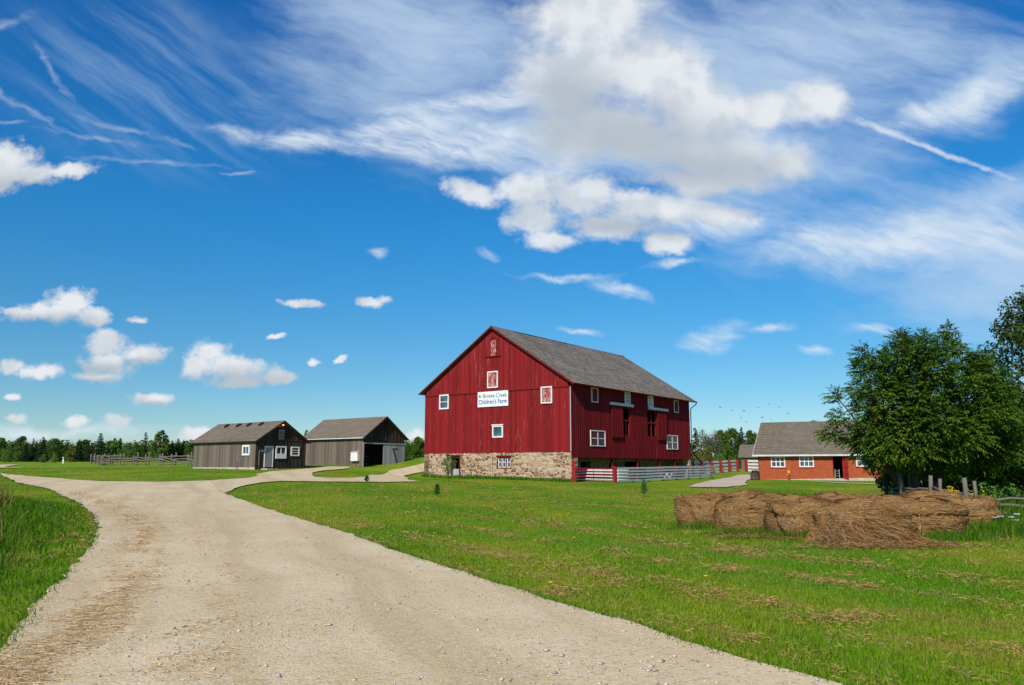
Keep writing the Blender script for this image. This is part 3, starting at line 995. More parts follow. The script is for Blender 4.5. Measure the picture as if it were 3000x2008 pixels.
# arched louvre shape and ledge high in the gable
mb = MB()
pbox(mb, A, 7.85, 8.45, .06, .085, 11.55, 12.95)
mb.build('gable_panel', M['red_worn'], bn.root)
mb = MB()
for k in range(10):
    t0, t1 = math.pi * k / 10, math.pi * (k + 1) / 10
    for (ra, rb) in ((.30, .37),):
        q = [(8.15 + rr_ * math.cos(t), 12.95 + rr_ * math.sin(t)) for rr_, t in ((ra, t0), (rb, t0), (rb, t1), (ra, t1))]
        mb.hexa([A(x, .05, z) for x, z in q], [A(x, .11, z) for x, z in q])
pbox(mb, A, 7.78, 7.85, .05, .11, 12.3, 12.95); pbox(mb, A, 8.45, 8.52, .05, .11, 12.3, 12.95)
mb.build('arch_trim', M['red_trim'], bn.root)
mb = MB(); pbox(mb, A, 7.3, 9.05, .05, .16, 11.47, 11.55); mb.build('ledge', M['red_trim'], bn.root)
window(bn, A, *W1, 1, 2, .13, pane=M['glass_blue'], n=.09)
w = window(bn, A, *W4, 1, 1, .13, pane=M['glass_blue'], n=.09)
mb = MB(); pbox(mb, A, W4[0] - .05, W4[1] + .05, .02, .14, W4[3] + .002, W4[3] + .10); mb.build('head_board', M['white'], w)


def shutter(P, s0, s1, z0, z1, n=.09, fw=.11, mat=None, label=None):
    f = MB()
    pbox(f, P, s0, s0 + fw, .0, n, z0, z1); pbox(f, P, s1 - fw, s1, .0, n, z0, z1)
    pbox(f, P, s0 + fw, s1 - fw, .0, n, z0, z0 + fw); pbox(f, P, s0 + fw, s1 - fw, .0, n, z1 - fw, z1)
    w = f.build('window', M['white'], bn.root)
    if label: w['label'] = label
    p = MB()
    board_wall(p, lambda s, nn, z: P(s, nn + .055, z), s0 + fw, s1 - fw, z0 + fw, lambda s: z1 - fw, (), .2, .03, .004)
    p.build('shutter', mat or M['red_worn'], w)


shutter(A, 7.62, 8.82, 8.64, 10.15, .13, label='white framed loft hatch with flaking red shutter')
shutter(A, 1.80, 2.95, 6.97, 8.42, .13)
# stone basement window and door
f = MB()
a, b_, c, d = SWIN
pbox(f, A, a - .10, b_ + .10, -.16, .015, d, d + .12); pbox(f, A, a - .08, b_ + .08, -.16, .02, c - .09, c)
for x in (a, a + .5, a + 1.0, b_ - .08): pbox(f, A, x, x + .09, -.2, -.06, c, d)
w = f.build('basement_window', M['red_trim'], bn.root)
f = MB(); g_ = MB()
for k in range(3):
    x0 = a + .09 + .5 * k; x1 = min(a + .5 * (k + 1), b_ - .08) if k < 2 else b_ - .08
    for (p, q) in ((x0, x0 + .07), (x1 - .07, x1)): pbox(f, A, p, q, -.16, -.10, c, d)
    pbox(f, A, x0 + .07, x1 - .07, -.16, -.10, c, c + .07); pbox(f, A, x0 + .07, x1 - .07, -.16, -.10, d - .07, d)
    pbox(f, A, x0 + .07, x1 - .07, -.155, -.11, (c + d) / 2 - .03, (c + d) / 2 + .03)
    pbox(g_, A, x0 + .07, x1 - .07, -.15, -.13, c + .07, d - .07)
f.build('sash', M['white'], w); g_.build('pane', M['glass_blue'], w)
f = MB()
pbox(f, A, SDOOR[0] - .06, SDOOR[0] + .07, -.2, .03, -.2, SDOOR[3]); pbox(f, A, SDOOR[1] - .05, SDOOR[1] + .05, -.2, .03, -.2, SDOOR[3]); pbox(f, A, SDOOR[0] - .06, SDOOR[1] + .05, -.2, .035, SDOOR[3], SDOOR[3] + .12)
dr = f.build('basement_door', M['red_trim'], bn.root)
mb = MB(); board_wall(mb, lambda s, n, z: A(s, n - .12, z), SDOOR[0] + .07, SDOOR[1] - .05, .1, lambda s: 1.45, (), .19, .04, .004)
mb.build('half_leaf', M['pale_boards'], dr)
mb = MB(); mb.tube([A(8.29, .06, .5), A(8.29, .06, 2.75)], .045, 8); mb.build('conduit_pipe', M['zinc'], bn.root)
# side windows, hatches, sliding doors
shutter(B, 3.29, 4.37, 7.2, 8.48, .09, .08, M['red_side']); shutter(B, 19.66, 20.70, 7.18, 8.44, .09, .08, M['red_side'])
for (s0, s1) in ((9.18, 10.25), (13.89, 14.94)):
    window(bn, B, s0, s1, 7.43, 8.58, 3, 3, .13, pane=M['curtain'], n=.10, bar=.03, label='white framed upper window with pale lattice')
window(bn, B, 3.03, 5.54, 3.40, 4.78, 2, 2, .08, n=.075, bar=.045)
window(bn, B, 17.81, 20.32, 3.38, 4.83, 2, 2, .08, n=.075, bar=.045)
for (s0, s1), (o0, o1, c, d), (l0, l1) in (((6.56, 8.72), OP1, (6.41, 10.63)), ((15.65, 17.64), OP2, (13.87, 17.97))):
    mb = MB()
    board_wall(mb, lambda s, n, z: B(s, n + .13, z), s0, s1, 4.30, lambda s: 6.99, (), .3, .045, .004, batten=.3, rag=.03)
    mb.build('sliding_door', M['red_side'], bn.root)
    mb = MB(); pbox(mb, B, l0, l1, .04, .24, 7.17, 7.40); mb.build('door_track', M['white_board'], bn.root)
    mb = MB()
    m = (o0 + o1) / 2
    pbox(mb, B, o0, o0 + .1, -.14, -.02, c, d); pbox(mb, B, o1 - .1, o1, -.14, -.02, c, d); pbox(mb, B, o0 + .1, o1 - .1, -.14, -.02, 5.80, 5.95)
    pbox(mb, B, m - .05, m + .05, -.13, -.03, c + .05, 5.8); pbox(mb, B, o0 + .1, o1 - .1, -.14, -.02, c, c + .12)
    if o0 > 12: pbox(mb, B, m - .05, m + .05, -.13, -.03, 5.95, d)
    mb.build('opening_frame', M['red_trim'], bn.root)
mb = MB()
pbox(mb, B, 0.0, 23.5, .05, .09, 8.50, 8.66)
mb.build('eave_board', M['red_trim'], bn.root)
for x in (7.05, 11.8, 16.34, 19.81):
    mb = MB(); mb.box((x - .11, .06, hz(4.89, 66) - .2 - bn.z0 - .3), (x + .11, .28, 2.42 - bn.z0)); mb.build('post', M['red_trim'], bn.root)
mb = MB()
ez = RZ - SL * (HALF + .52) - bn.z0
mb.tube([(-.3, -.58, ez - .02), (24.25, -.58, ez - .08)], .055, 8)
g_ = mb.build('gutter', M['red_trim'], bn.root)
mb = MB(); mb.tube([(24.1, -.58, ez - .08), (24.1, -.55, ez - .25), (23.62, -.12, ez - .75), (23.6, -.1, ez - 1.2), (23.6, -.1, -.2)], .05, 7); mb.build('downspout', M['black'], g_)

# farm sign on the gable
sg = empty('farm_sign', Vector((4.89, 66, 0)) + Matrix.Rotation(SD, 3, 'Z') @ Vector((-.06, 8.19, 6.97)), SD)
tag(sg, 'white sign board with blue lettering fixed to the barn gable', 'sign')
mb = MB(); mb.box((-.05, -1.73, 0), (0, 1.73, 1.37)); mb.build('panel', M['sign'], sg)


def text(body, name, size, mat, parent, y, z, width, bold=0.0):
    cu = bpy.data.curves.new(name, 'FONT')
    cu.body = body; cu.size = size; cu.align_x = 'CENTER'; cu.extrude = .006; cu.offset = bold
    t = bpy.data.objects.new(name, cu); COL.objects.link(t)
    dg = bpy.context.evaluated_depsgraph_get()
    me = bpy.data.meshes.new_from_object(t.evaluated_get(dg))
    bpy.data.objects.remove(t)
    me.materials.clear()
    xs = [v.co.x for v in me.vertices]
    k = width / (max(xs) - min(xs))
    o = link_mesh(name, me, mat, parent)
    o.matrix_local = Matrix.Translation((-.057, y, z)) @ Matrix.Rotation(R(-90), 4, 'Z') @ Matrix.Rotation(R(90), 4, 'X') @ Matrix.Diagonal((k, 1, 1, 1))
    return o


text('Bronte Creek', 'lettering', .50, M['ink_light'], sg, -.22, .82, 2.72, .005)
text("Children's Farm", 'lettering', .56, M['ink_dark'], sg, 0, .27, 3.22, .006)
mb = MB(); mb.box((-.062, 1.36, .86), (-.052, 1.54, 1.04)); mb.box((-.066, 1.42, .92), (-.0625, 1.58, 1.08)); mb.build('emblem', M['ink_green'], sg)


# ---------------- weathered sheds
def shed(name, x, y, z0, label, LA, WB, eave, ridge, roofmat, sideboards, gableboards, conc=None, holesA=(), holesB=(), zlo=None, over=.3):
    b = Bld(name, x, y, z0, SD, label, 'shed', 'weathered sheds beside the barn')
    half = WB / 2
    sl = (ridge - eave) / (half + over)
    line = lambda s: ridge - sl * abs(s - half) - .12
    zl = zlo or z0
    mb = MB(); board_wall(mb, b.A, 0, LA, zl, lambda s: line(0), holesA, .21, .03, .014, rag=.05, gap=.005); mb.build('side_wall', sideboards, b.root)
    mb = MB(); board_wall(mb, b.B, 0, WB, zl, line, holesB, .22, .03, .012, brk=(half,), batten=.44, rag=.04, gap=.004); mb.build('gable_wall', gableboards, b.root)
    mb = MB()
    mb.box((WB - .05, .1, z0 - .6 - z0), (WB, LA, line(0) - z0))
    board_wall(mb, lambda s, n, z: (s, LA + n, z - z0), 0, WB, z0 - .4, line, (), .5, .05, .004, brk=(half,))
    mb.build('rear_wall', sideboards, b.root)
    mb = MB(); mb.box((.06, .06, -.7), (WB - .06, LA - .06, .06)); mb.build('footing', M['concrete'] if conc else M['dark_in'], b.root)
    r = gable_roof(b, 'y', half, ridge, sl, -.34, LA + .34, over, roofmat, .09, .2, .015, gableboards)
    return b, line, r


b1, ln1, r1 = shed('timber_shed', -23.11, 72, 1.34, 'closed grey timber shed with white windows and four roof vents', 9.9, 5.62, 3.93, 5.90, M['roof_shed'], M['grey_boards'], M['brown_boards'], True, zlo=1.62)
A, B = b1.A, b1.B
mb = MB(); mb.box(A(9.9, 0.012, .8), A(0, -.15, 1.60)); mb.build('concrete_base', M['concrete'], b1.root)
mb = MB(); mb.box(B(.02, .01, .8), B(5.6, -.15, 1.60)); mb.build('sill_board', M['brown_boards'], b1.root)
window(b1, A, .78, 1.92, 2.67, 3.61, 2, 1, .17, pane=M['glass_blue'], n=.09)
window(b1, B, 2.42, 3.0, 4.18, 5.04, 3, 1, .06, M['pale_boards'], n=.06, bar=.03, name='loft_window')
f = MB(); pbox(f, B, .93, 1.01, .0, .07, 1.60, 3.52); pbox(f, B, 1.81, 1.89, .0, .07, 1.60, 3.52); pbox(f, B, 1.01, 1.81, .0, .07, 3.42, 3.52)
dr = f.build('door_frame', M['white'], b1.root)
mb = MB(); pbox(mb, B, 1.01, 1.81, .01, .045, 1.62, 3.42); pbox(mb, B, 1.11, 1.71, .045, .055, 2.65, 3.3); pbox(mb, B, 1.11, 1.71, .045, .055, 1.75, 2.5); dl = mb.build('door', M['door_grey'], dr)
mb = MB(); mb.ball(B(1.10, .08, 2.5), .035, 8, 5); mb.build('door_knob', M['metal'], dr)
window(b1, B, 2.15, 3.33, 2.74, 3.54, 2, 1, .12, n=.09)
mb = MB(); pbox(mb, B, 2.15, 3.33, .0, .10, 2.40, 2.735); mb.build('panel_board', M['white'], b1.root)
window(b1, B, 3.86, 4.83, 2.65, 3.52, 1, 3, .12, n=.09)
mb = MB(); pbox(mb, B, .02, 5.6, .03, .05, 4.06, 4.16); mb.build('belt_board', M['brown_boards'], b1.root)
mb = MB(); pbox(mb, B, .60, .98, .02, .05, 2.98, 3.18); mb.build('notice_plate', M['metal'], b1.root)
mb = MB(); mb.tube([B(.38, .05, 1.8), B(.38, .05, 3.1)], .035, 6); mb.build('conduit_pipe', M['zinc'], b1.root)
mb = MB(); mb.box(B(.6, .1, .9), B(1.75, 1.0, 1.50)); mb.box(B(1.75, .15, .9), B(2.5, .8, 1.40)); mb.build('concrete_step', M['concrete'], b1.root)
mb = MB(); mb.ball(B(2.75, .18, 5.50), .09, 10, 6); lp = mb.build('glowing_lamp', M['lamp'], b1.root)
mb = MB(); mb.tube([B(2.75, .0, 5.62), B(2.75, .18, 5.64)], .03, 6); mb.lathe([(.03, .12), (.11, .06), (.11, .05)], 10, B(2.75, .18, 5.50)); mb.build('lamp_bracket', M['metal'], lp)
mb = MB(); mb.ball(B(2.42, .1, 5.36), (.07, .07, .05), 8, 5); mb.build('sensor', M['white'], b1.root)
for yv in (8.05, 6.1, 4.4, 2.5):
    mb = MB()
    xx = 2.28; zz = 5.90 - (2.81 - xx) * ((5.9 - 3.93) / 3.11) - 1.34
    mb.hexa([(xx - .22, yv - .2, zz - .16), (xx + .2, yv - .2, zz + .10), (xx + .2, yv + .2, zz + .10), (xx - .22, yv + .2, zz - .16)],
            [(xx - .22, yv - .16, zz + .08), (xx + .16, yv - .16, zz + .28), (xx + .16, yv + .16, zz + .28), (xx - .22, yv + .16, zz + .08)])
    mb.build('roof_vent', M['black'], r1)

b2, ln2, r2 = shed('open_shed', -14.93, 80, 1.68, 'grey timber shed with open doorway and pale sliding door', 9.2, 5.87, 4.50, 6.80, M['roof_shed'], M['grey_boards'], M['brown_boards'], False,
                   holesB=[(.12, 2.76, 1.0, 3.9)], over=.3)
A, B = b2.A, b2.B
mb = MB(); pbox(mb, B, -.04, 5.9, .04, .14, 3.94, 4.06); mb.build('door_track', M['pale_boards'], b2.root)
mb = MB(); board_wall(mb, lambda s, n, z: B(s, n + .09, z), 2.74, 5.84, 1.55, lambda s: 3.92, (), .22, .04, .006, rag=.04); dr = mb.build('sliding_door', M['pale_boards'], b2.root)
mb = MB()
pbox(mb, B, 4.0, 4.75, .105, .13, 3.45, 3.55)
q = [(4.05, 3.42), (4.2, 3.42), (4.8, 1.95), (4.65, 1.95)]
mb.hexa([B(x, .105, z) for x, z in q], [B(x, .13, z) for x, z in q]); mb.build('brace', M['brown_boards'], dr)
window(b2, B, 2.37, 3.22, 4.34, 5.26, 3, 3, .06, M['brown_boards'], M['glass_blue'], n=.07, bar=.02, name='loft_window')
mb = MB(); pbox(mb, B, .0, .12, -.05, .05, 1.4, 3.94); mb.build('door_post', M['pale_boards'], b2.root)
mb = MB(); mb.tube([(-.31, -.3, 4.50 - 1.68), (-.31, 9.5, 4.50 - 1.68)], .05, 6); mb.build('gutter', M['fascia'], r2)
mb = MB()
for z in (1.95, 2.3, 2.65):
    pbox(mb, B, .15, 2.75, -2.1, -2.05, z, z + .12)
mb.build('inner_rail', M['grey_boards'], b2.root)
# white box fixed to the wall
bx = empty('meter_box', Vector((-14.93, 80, 0)) + Matrix.Rotation(SD, 3, 'Z') @ Vector((-.02, .93, 2.22)), SD)
tag(bx, 'white utility box fixed to the side wall of the open shed', 'utility box')
mb = MB(); mb.box((-.30, -.5, 0), (0, .5, .84)); mb.build('case', M['white'], bx)
mb = MB(); mb.hexa([(-.34, -.53, .84), (0, -.53, .84), (0, .53, .84), (-.34, .53, .84)], [(-.30, -.53, .88), (0, -.53, .94), (0, .53, .94), (-.30, .53, .88)]); mb.build('lid', M['white_board'], bx)

# ---------------- brick house
bk = Bld('brick_building', 23.07, 75, .47, R(-28), 'low orange brick building with white windows and open red door', 'building')
B = bk.B
BL = 11.2
fl = lambda s: .47 + .027 * s
DOOR = (6.47, 7.36, .60, 2.60)
WINS = ((1.14, 2.42, 1.60, 2.62), (3.64, 4.91, 1.62, 2.66), (8.45, 9.70, 1.66, 2.70))
mb = MB()
solid_wall(mb, B, 0, BL, .1, 2.98, [DOOR] + [(a + .02, b_ - .02, c, d - .02) for a, b_, c, d in WINS], .35)
mb.box((0, .35, -.4), (.35, 8.6, 2.5)); mb.box((BL - .35, .35, -.4), (BL, 8.6, 2.5)); mb.box((.35, 8.3, -.4), (BL - .35, 8.6, 2.5))
for x in (0, BL - .35):
    mb.hexa([(x, 0.01, 2.5), (x + .35, .01, 2.5), (x + .35, 8.59, 2.5), (x, 8.59, 2.5)], [(x, 4.2, 5.25), (x + .35, 4.2, 5.25), (x + .35, 4.4, 5.25), (x, 4.4, 5.25)])
mb.build('brick_wall', M['brick'], bk.root)
mb = MB()
mb.hexa([(0, -.06, -.5), (BL, -.06, -.5), (BL, .3, -.5), (0, .3, -.5)], [(0, -.06, -.02), (BL, -.06, .26), (BL, .3, .26), (0, .3, -.02)])
mb.build('plinth', M['concrete'], bk.root)
mb = MB(); mb.box((.35, .4, -.3), (BL - .35, 8.2, .08)); mb.box((4.0, 2.2, .08), (9.5, 2.3, 2.45)); mb.build('floor_deck', M['dark_in'], bk.root)
r = gable_roof(bk, 'x', 4.3, 5.97, .69, -.42, BL + .4, .4, M['roof_brick'], .12, .2, .02, M['fascia'])
mb = MB(); ez = 5.97 - .69 * 4.7 - .47
mb.hexa([(-.44, -.50, ez - .12), (BL + .42, -.50, ez - .12), (BL + .42, -.40, ez - .12), (-.44, -.40, ez - .12)], [(-.44, -.52, ez + .02), (BL + .42, -.52, ez + .02), (BL + .42, -.40, ez + .02), (-.44, -.40, ez + .02)])
mb.build('gutter', M['fascia'], r)
mb = MB(); mb.box((BL - 1.5, 3.9, 4.6), (BL - .9, 4.7, 6.3)); mb.box((BL - 1.58, 3.82, 6.3), (BL - .82, 4.78, 6.42)); mb.build('chimney', M['brick'], r)
for (a, b_, c, d) in WINS:
    w = window(bk, lambda s, n, z: B(s, n - .06, z), a, b_, c, d, 3, 2, .10, pane=M['glass_blue'], n=.10, bar=.04, sill=M['red_paint'])
    mb = MB()
    N = 8
    for k in range(N):
        s0, s1 = a + (b_ - a) * k / N, a + (b_ - a) * (k + 1) / N
        f_ = lambda s: d + .13 * math.sin(math.pi * (s - a) / (b_ - a))
        mb.hexa([B(s0, .02, d - .01), B(s1, .02, d - .01), B(s1, -.05, d - .01), B(s0, -.05, d - .01)], [B(s0, .02, f_(s0)), B(s1, .02, f_(s1)), B(s1, -.05, f_(s1)), B(s0, -.05, f_(s0))])
    mb.build('arched_head', M['white'], w)
f = MB(); pbox(f, B, DOOR[0], DOOR[0] + .07, -.2, .03, .6, 2.6); pbox(f, B, DOOR[1] - .05, DOOR[1], -.2, .03, .6, 2.6)
dr = f.build('door_frame', M['red_paint'], bk.root)
mb = MB()
L = 0
for k in range(4):
    p0, p1 = .10 * k, .10 * (k + 1) - .004
    q = lambda t: (DOOR[1] + .02 + t * .96, -.05 - t * .32)
    (xa, ya), (xb, yb) = q(p0 * 1.05), q(p1 * 1.05)
    mb.hexa([(xa, ya, .12), (xb, yb, .12), (xb, yb - .05, .12), (xa, ya - .05, .12)], [(xa, ya, 2.13), (xb, yb, 2.13), (xb, yb - .05, 2.13), (xa, ya - .05, 2.13)])
dl = mb.build('door_leaf', M['red_paint'], dr)
for z in (.5, 1.1, 1.75):
    mb = MB()
    (xa, ya), (xb, yb) = (DOOR[1] + .03, -.115), (DOOR[1] + .42, -.24)
    mb.hexa([(xa, ya, z), (xb, yb, z), (xb, yb - .02, z), (xa, ya - .02, z)], [(xa, ya, z + .07), (xb, yb, z + .07), (xb, yb - .02, z + .07), (xa, ya - .02, z + .07)])
    mb.build('strap_hinge', M['red_trim'], dr)
mb = MB(); mb.tube([(BL - .05, -.12, -.1), (BL - .05, -.12, 2.4)], .05, 8); mb.build('downspout', M['fascia'], bk.root)
mb = MB(); mb.tube([(.03, -.06, .2), (.03, -.06, 2.45)], .03, 6); mb.build('cable_pipe', M['red_trim'], bk.root)
# things standing inside the doorway
lad = empty('step_ladder', Vector((23.07, 75, .62)) + Matrix.Rotation(R(-28), 3, 'Z') @ Vector((6.75, .75, 0)), R(-28))
tag(lad, 'small pale wooden step ladder just inside the open red door', 'ladder')
for sx in (-.2, .2):
    mb = MB(); mb.hexa([(sx - .02, -.25, 0), (sx + .02, -.25, 0), (sx + .02, -.19, 0), (sx - .02, -.19, 0)], [(sx * .8 - .02, 0, .8), (sx * .8 + .02, 0, .8), (sx * .8 + .02, .06, .8), (sx * .8 - .02, .06, .8)]); mb.build('side_rail', M['curtain'], lad)
    mb = MB(); mb.tube([(sx * .85, .3, 0), (sx * .8, .04, .78)], .018, 6); mb.build('rear_leg', M['curtain'], lad)
for k in range(3):
    mb = MB(); mb.box((-.18, -.20 + .06 * k, .2 + .22 * k), (.18, -.06 + .06 * k, .225 + .22 * k)); mb.build('tread', M['curtain'], lad)

# small plank shed behind the brick building
p = at(2180, 1372, 104)
sb = Bld('plank_shed', p.x - .3, 104, hz(p.x, 104) - .2, R(-24), 'small grey plank shed tucked behind the brick building', 'shed')
mb = MB(); board_wall(mb, sb.B, 0, 7, sb.z0 - .2, lambda s: sb.z0 + 1.75, (), .25, .04, .01); mb.box((0, .05, 0), (.05, 4, 1.7)); mb.box((6.95, .05, 0), (7, 4, 1.7)); mb.box((.05, 3.95, 0), (6.95, 4, 1.7))
mb.build('plank_wall', M['grey_boards'], sb.root)
gable_roof(sb, 'x', 2.0, sb.z0 + 3.5, .74, -.35, 7.35, .3, M['roof_brick'], .1, .2, .02, M['grey_boards'])
# distant roof beyond the ramp
p = at(1208, 1357, 165)
ds = Bld('distant_shed', p.x - 2.2, 165, hz(p.x, 165) - 1.3, R(-10), 'distant low shed with grey roof beyond the grass ramp', 'shed')
mb = MB(); mb.box((0, 0, -.5), (4.4, 4, 1.6)); mb.build('plank_wall', M['grey_boards'], ds.root)
gable_roof(ds, 'x', 2.0, ds.z0 + 2.7, .5, -.3, 4.7, .3, M['roof_shed'], .1, .3, .01)
# ------------------------------------------------------------------ vegetation
def unit(v): return v / np.maximum(np.linalg.norm(v, axis=-1, keepdims=True), 1e-9)


def leaf_quads(P, nrm, size, asp, r):
    """one diamond leaf per point, lying roughly across nrm"""
    n = len(P)
    a = unit(np.cross(nrm, r.normal(size=(n, 3))))
    b = np.cross(nrm, a)
    s = np.asarray(size).reshape(-1, 1) * np.ones((n, 1))
    fold = nrm * s * r.uniform(-.15, .25, (n, 1))
    V = np.stack([P - a * s, P + b * s * asp + fold, P + a * s, P - b * s * asp + fold], 1).reshape(-1, 3)
    return V, np.arange(4 * n).reshape(-1, 4)


def ball_points(r, n, c, rad, shell=.45):
    d = unit(r.normal(size=(n, 3)))
    t = r.uniform(shell ** 3, 1, (n, 1)) ** (1 / 3)
    return np.asarray(c) + d * t * np.asarray(rad), d


def limb_pts(a, b, bend, r, k=5):
    a, b = np.array(a, float), np.array(b, float)
    m = (a + b) / 2 + np.array([0, 0, bend]) + r.normal(0, .06, 3) * np.linalg.norm(b - a)
    t = np.linspace(0, 1, k)[:, None]
    return ((1 - t) ** 2 * a + 2 * t * (1 - t) * m + t * t * b).tolist()


def deciduous(seed, H, W, mat, nclump=26, leaves=70, lsize=.20, low=.12, irregular=.35, cone=False):
    """trunk, limbs and a crown of leaf clumps; unit: metres, base at origin"""
    r = np.random.default_rng(seed)
    root = empty('broadleaf_tree', (0, 0, 0))
    tr = MB()
    fork = H * r.uniform(.16, .26)
    tr.tube([(0, 0, -.3), (r.normal(0, .04), r.normal(0, .04), fork), (r.normal(0, .1), r.normal(0, .1), H * .62)], [H * .026, H * .02, H * .006], 7)
    Vs, Fs, nb = [], [], 0
    for k in range(nclump):
        z = low + (1 - low) * (k + r.uniform(.1, .9)) / nclump
        prof = math.sin(math.pi * min(1, .16 + .86 * z)) ** .65 if z > .4 else (.55 + z)
        if cone: prof = min(1.0, .55 + 1.4 * z) * (1.04 - z) ** .6
        ang = r.uniform(0, 6.283)
        rad = W / 2 * prof * math.sqrt(r.uniform(.12, 1)) * r.uniform(1 - irregular, 1.05)
        cr = W * r.uniform(.12, .22) * (.75 if z > .8 else 1) * ((1.25 - .8 * z) if cone else 1)
        c = np.array([rad * math.cos(ang), rad * math.sin(ang), min(z * H, H - cr * .55)])
        if k % 2 == 0:
            tr.tube(limb_pts((0, 0, max(fork, c[2] * .5)), c, .3, r, 4), [H * .010, H * .007, H * .005, H * .002], 5)
        P, d = ball_points(r, int(leaves * r.uniform(.8, 1.2)), c, np.array([cr, cr, cr * .78]), .35)
        nrm = unit(d * .55 + np.array([0, 0, .5]) + r.normal(0, .55, P.shape))
        V, Fq = leaf_quads(P, nrm, r.uniform(.6, 1.3, len(P)) * lsize, .55, r)
        Vs.append(V); Fs.append(Fq + nb); nb += len(V)
    fast_mesh('crown', np.concatenate(Vs), np.concatenate(Fs), mat, root)
    tr.build('trunk', M['bark'], root, True)
    return root


def conifer(seed, H, W, mat, tiers=22, ragged=.25, low=.05, dense=1.0):
    r = np.random.default_rng(seed)
    root = empty('spruce_tree', (0, 0, 0))
    tr = MB()
    tr.tube([(0, 0, -.3), (0, 0, H * .5), (0, 0, H * .99)], [H * .018, H * .011, H * .002], 6)
    Ps, Ns, Ss = [], [], []
    for k in range(tiers):
        z = H * (low + (1 - low) * (k / tiers) ** .9)
        rr = W / 2 * (1 - (z / H)) ** .85 + .04 * W
        nb = int(5 + 7 * (1 - z / H))
        for j in range(nb):
            a = r.uniform(0, 6.283)
            L = rr * max(.15, r.uniform(1 - ragged * 1.6, 1.05))
            m = int((4 + 9 * L / (W / 2)) * dense)
            t = np.sqrt(r.uniform(.02, 1, m))
            dx, dy = math.cos(a), math.sin(a)
            spread = .16 * L + .03
            p = np.stack([dx * L * t - dy * r.normal(0, spread, m) * t, dy * L * t + dx * r.normal(0, spread, m) * t, z - L * .38 * t ** 1.3 + L * .14 * t ** 3 + r.normal(0, .04 * L, m)], 1)
            Ps.append(p)
            Ns.append(unit(np.array([dx * .35, dy * .35, .9]) + r.normal(0, .45, (m, 3))))
            Ss.append(np.full(m, .042 * W + .05) * r.uniform(.6, 1.3, m))
    P = np.concatenate(Ps)
    V, Fq = leaf_quads(P, np.concatenate(Ns), np.concatenate(Ss), .38, r)
    fast_mesh('crown', V, Fq, mat, root)
    tr.build('trunk', M['bark'], root, True)
    return root


def bare_tree(seed, H, W):
    r = np.random.default_rng(seed)
    root = empty('leafless_tree', (0, 0, 0))
    tr = MB()
    tr.tube([(0, 0, -.3), (.05, 0, H * .5), (0, .05, H)], [H * .018, H * .011, H * .003], 6)
    tips = []
    for k in range(34):
        z = H * r.uniform(.25, .95)
        a = r.uniform(0, 6.283); L = W * .5 * r.uniform(.5, 1) * (1.15 - z / H)
        e = np.array([L * math.cos(a), L * math.sin(a), z + L * r.uniform(.5, 1.1)])
        pts = limb_pts((0, 0, z), e, .05, r, 4)
        tr.tube(pts, [.045, .035, .025, .012], 4)
        for _ in range(5):
            s = np.array(pts[r.integers(1, 4)]); q = s + unit(r.normal(size=3) + np.array([0, 0, .8])) * r.uniform(.3, .8)
            tr.tube([s, q], [.02, .008], 3); tips.append(q)
    tr.build('trunk', M['greytwig'], root)
    T = np.repeat(np.array(tips), 7, 0)
    P = T + r.normal(0, .28, T.shape)
    V, Fq = leaf_quads(P, unit(r.normal(size=P.shape)), r.uniform(.05, .13, len(P)), .6, r)
    fast_mesh('crown', V, Fq, M['greytwig'], root)
    return root


# ---- prototypes of the far trees, then every far tree as its own object
protos = {}
used = set()


def far_tree(kind, u, vtop, Y, label, wid=1.0, group='trees along the far wood'):
    if kind not in protos:
        protos[kind] = {
            'spruce': lambda: (conifer(11, 10, 5.4, M['spruce'], 26, .2, .05, 2.0), 10),
            'slim': lambda: (conifer(12, 10, 3.8, M['spruce'], 28, .3, .05, 2.4), 10),
            'pine': lambda: (conifer(13, 10, 5.2, M['decid'], 20, .55, .08, 2.2), 10),
            'round': lambda: (deciduous(21, 10, 9.5, M['decid'], 34, 120, .28), 10),
            'broad': lambda: (deciduous(22, 10, 13, M['decid'], 40, 120, .3, .05), 10),
            'tall': lambda: (deciduous(23, 10, 6.8, M['decid_pale'], 46, 100, .23, .04, .3, True), 10),
            'bright': lambda: (deciduous(24, 10, 12, M['decid_pale'], 36, 120, .29, .03), 10),
            'yellow': lambda: (deciduous(25, 10, 8, M['decid_yellow'], 28, 110, .28, .03), 10),
            'bush': lambda: (deciduous(26, 10, 15, M['decid_pale'], 30, 90, .40, .02), 10),
            'bare': lambda: (bare_tree(27, 10, 5), 10),
        }[kind]()
        o = protos[kind][0]
    else:
        o = copy_tree(protos[kind][0])
    p = at(u, vtop, Y)
    gz = hz(p.x, Y) - .1
    s = max(.15, (p.z - gz) / protos[kind][1])
    o.location = (p.x, Y, gz)
    o.scale = (s * wid, s * wid, s)
    o.rotation_euler = (0, 0, random.uniform(0, 6.28))
    cat = {'bush': 'bush'}.get(kind, 'tree')
    tag(o, label, cat, group)
    return o


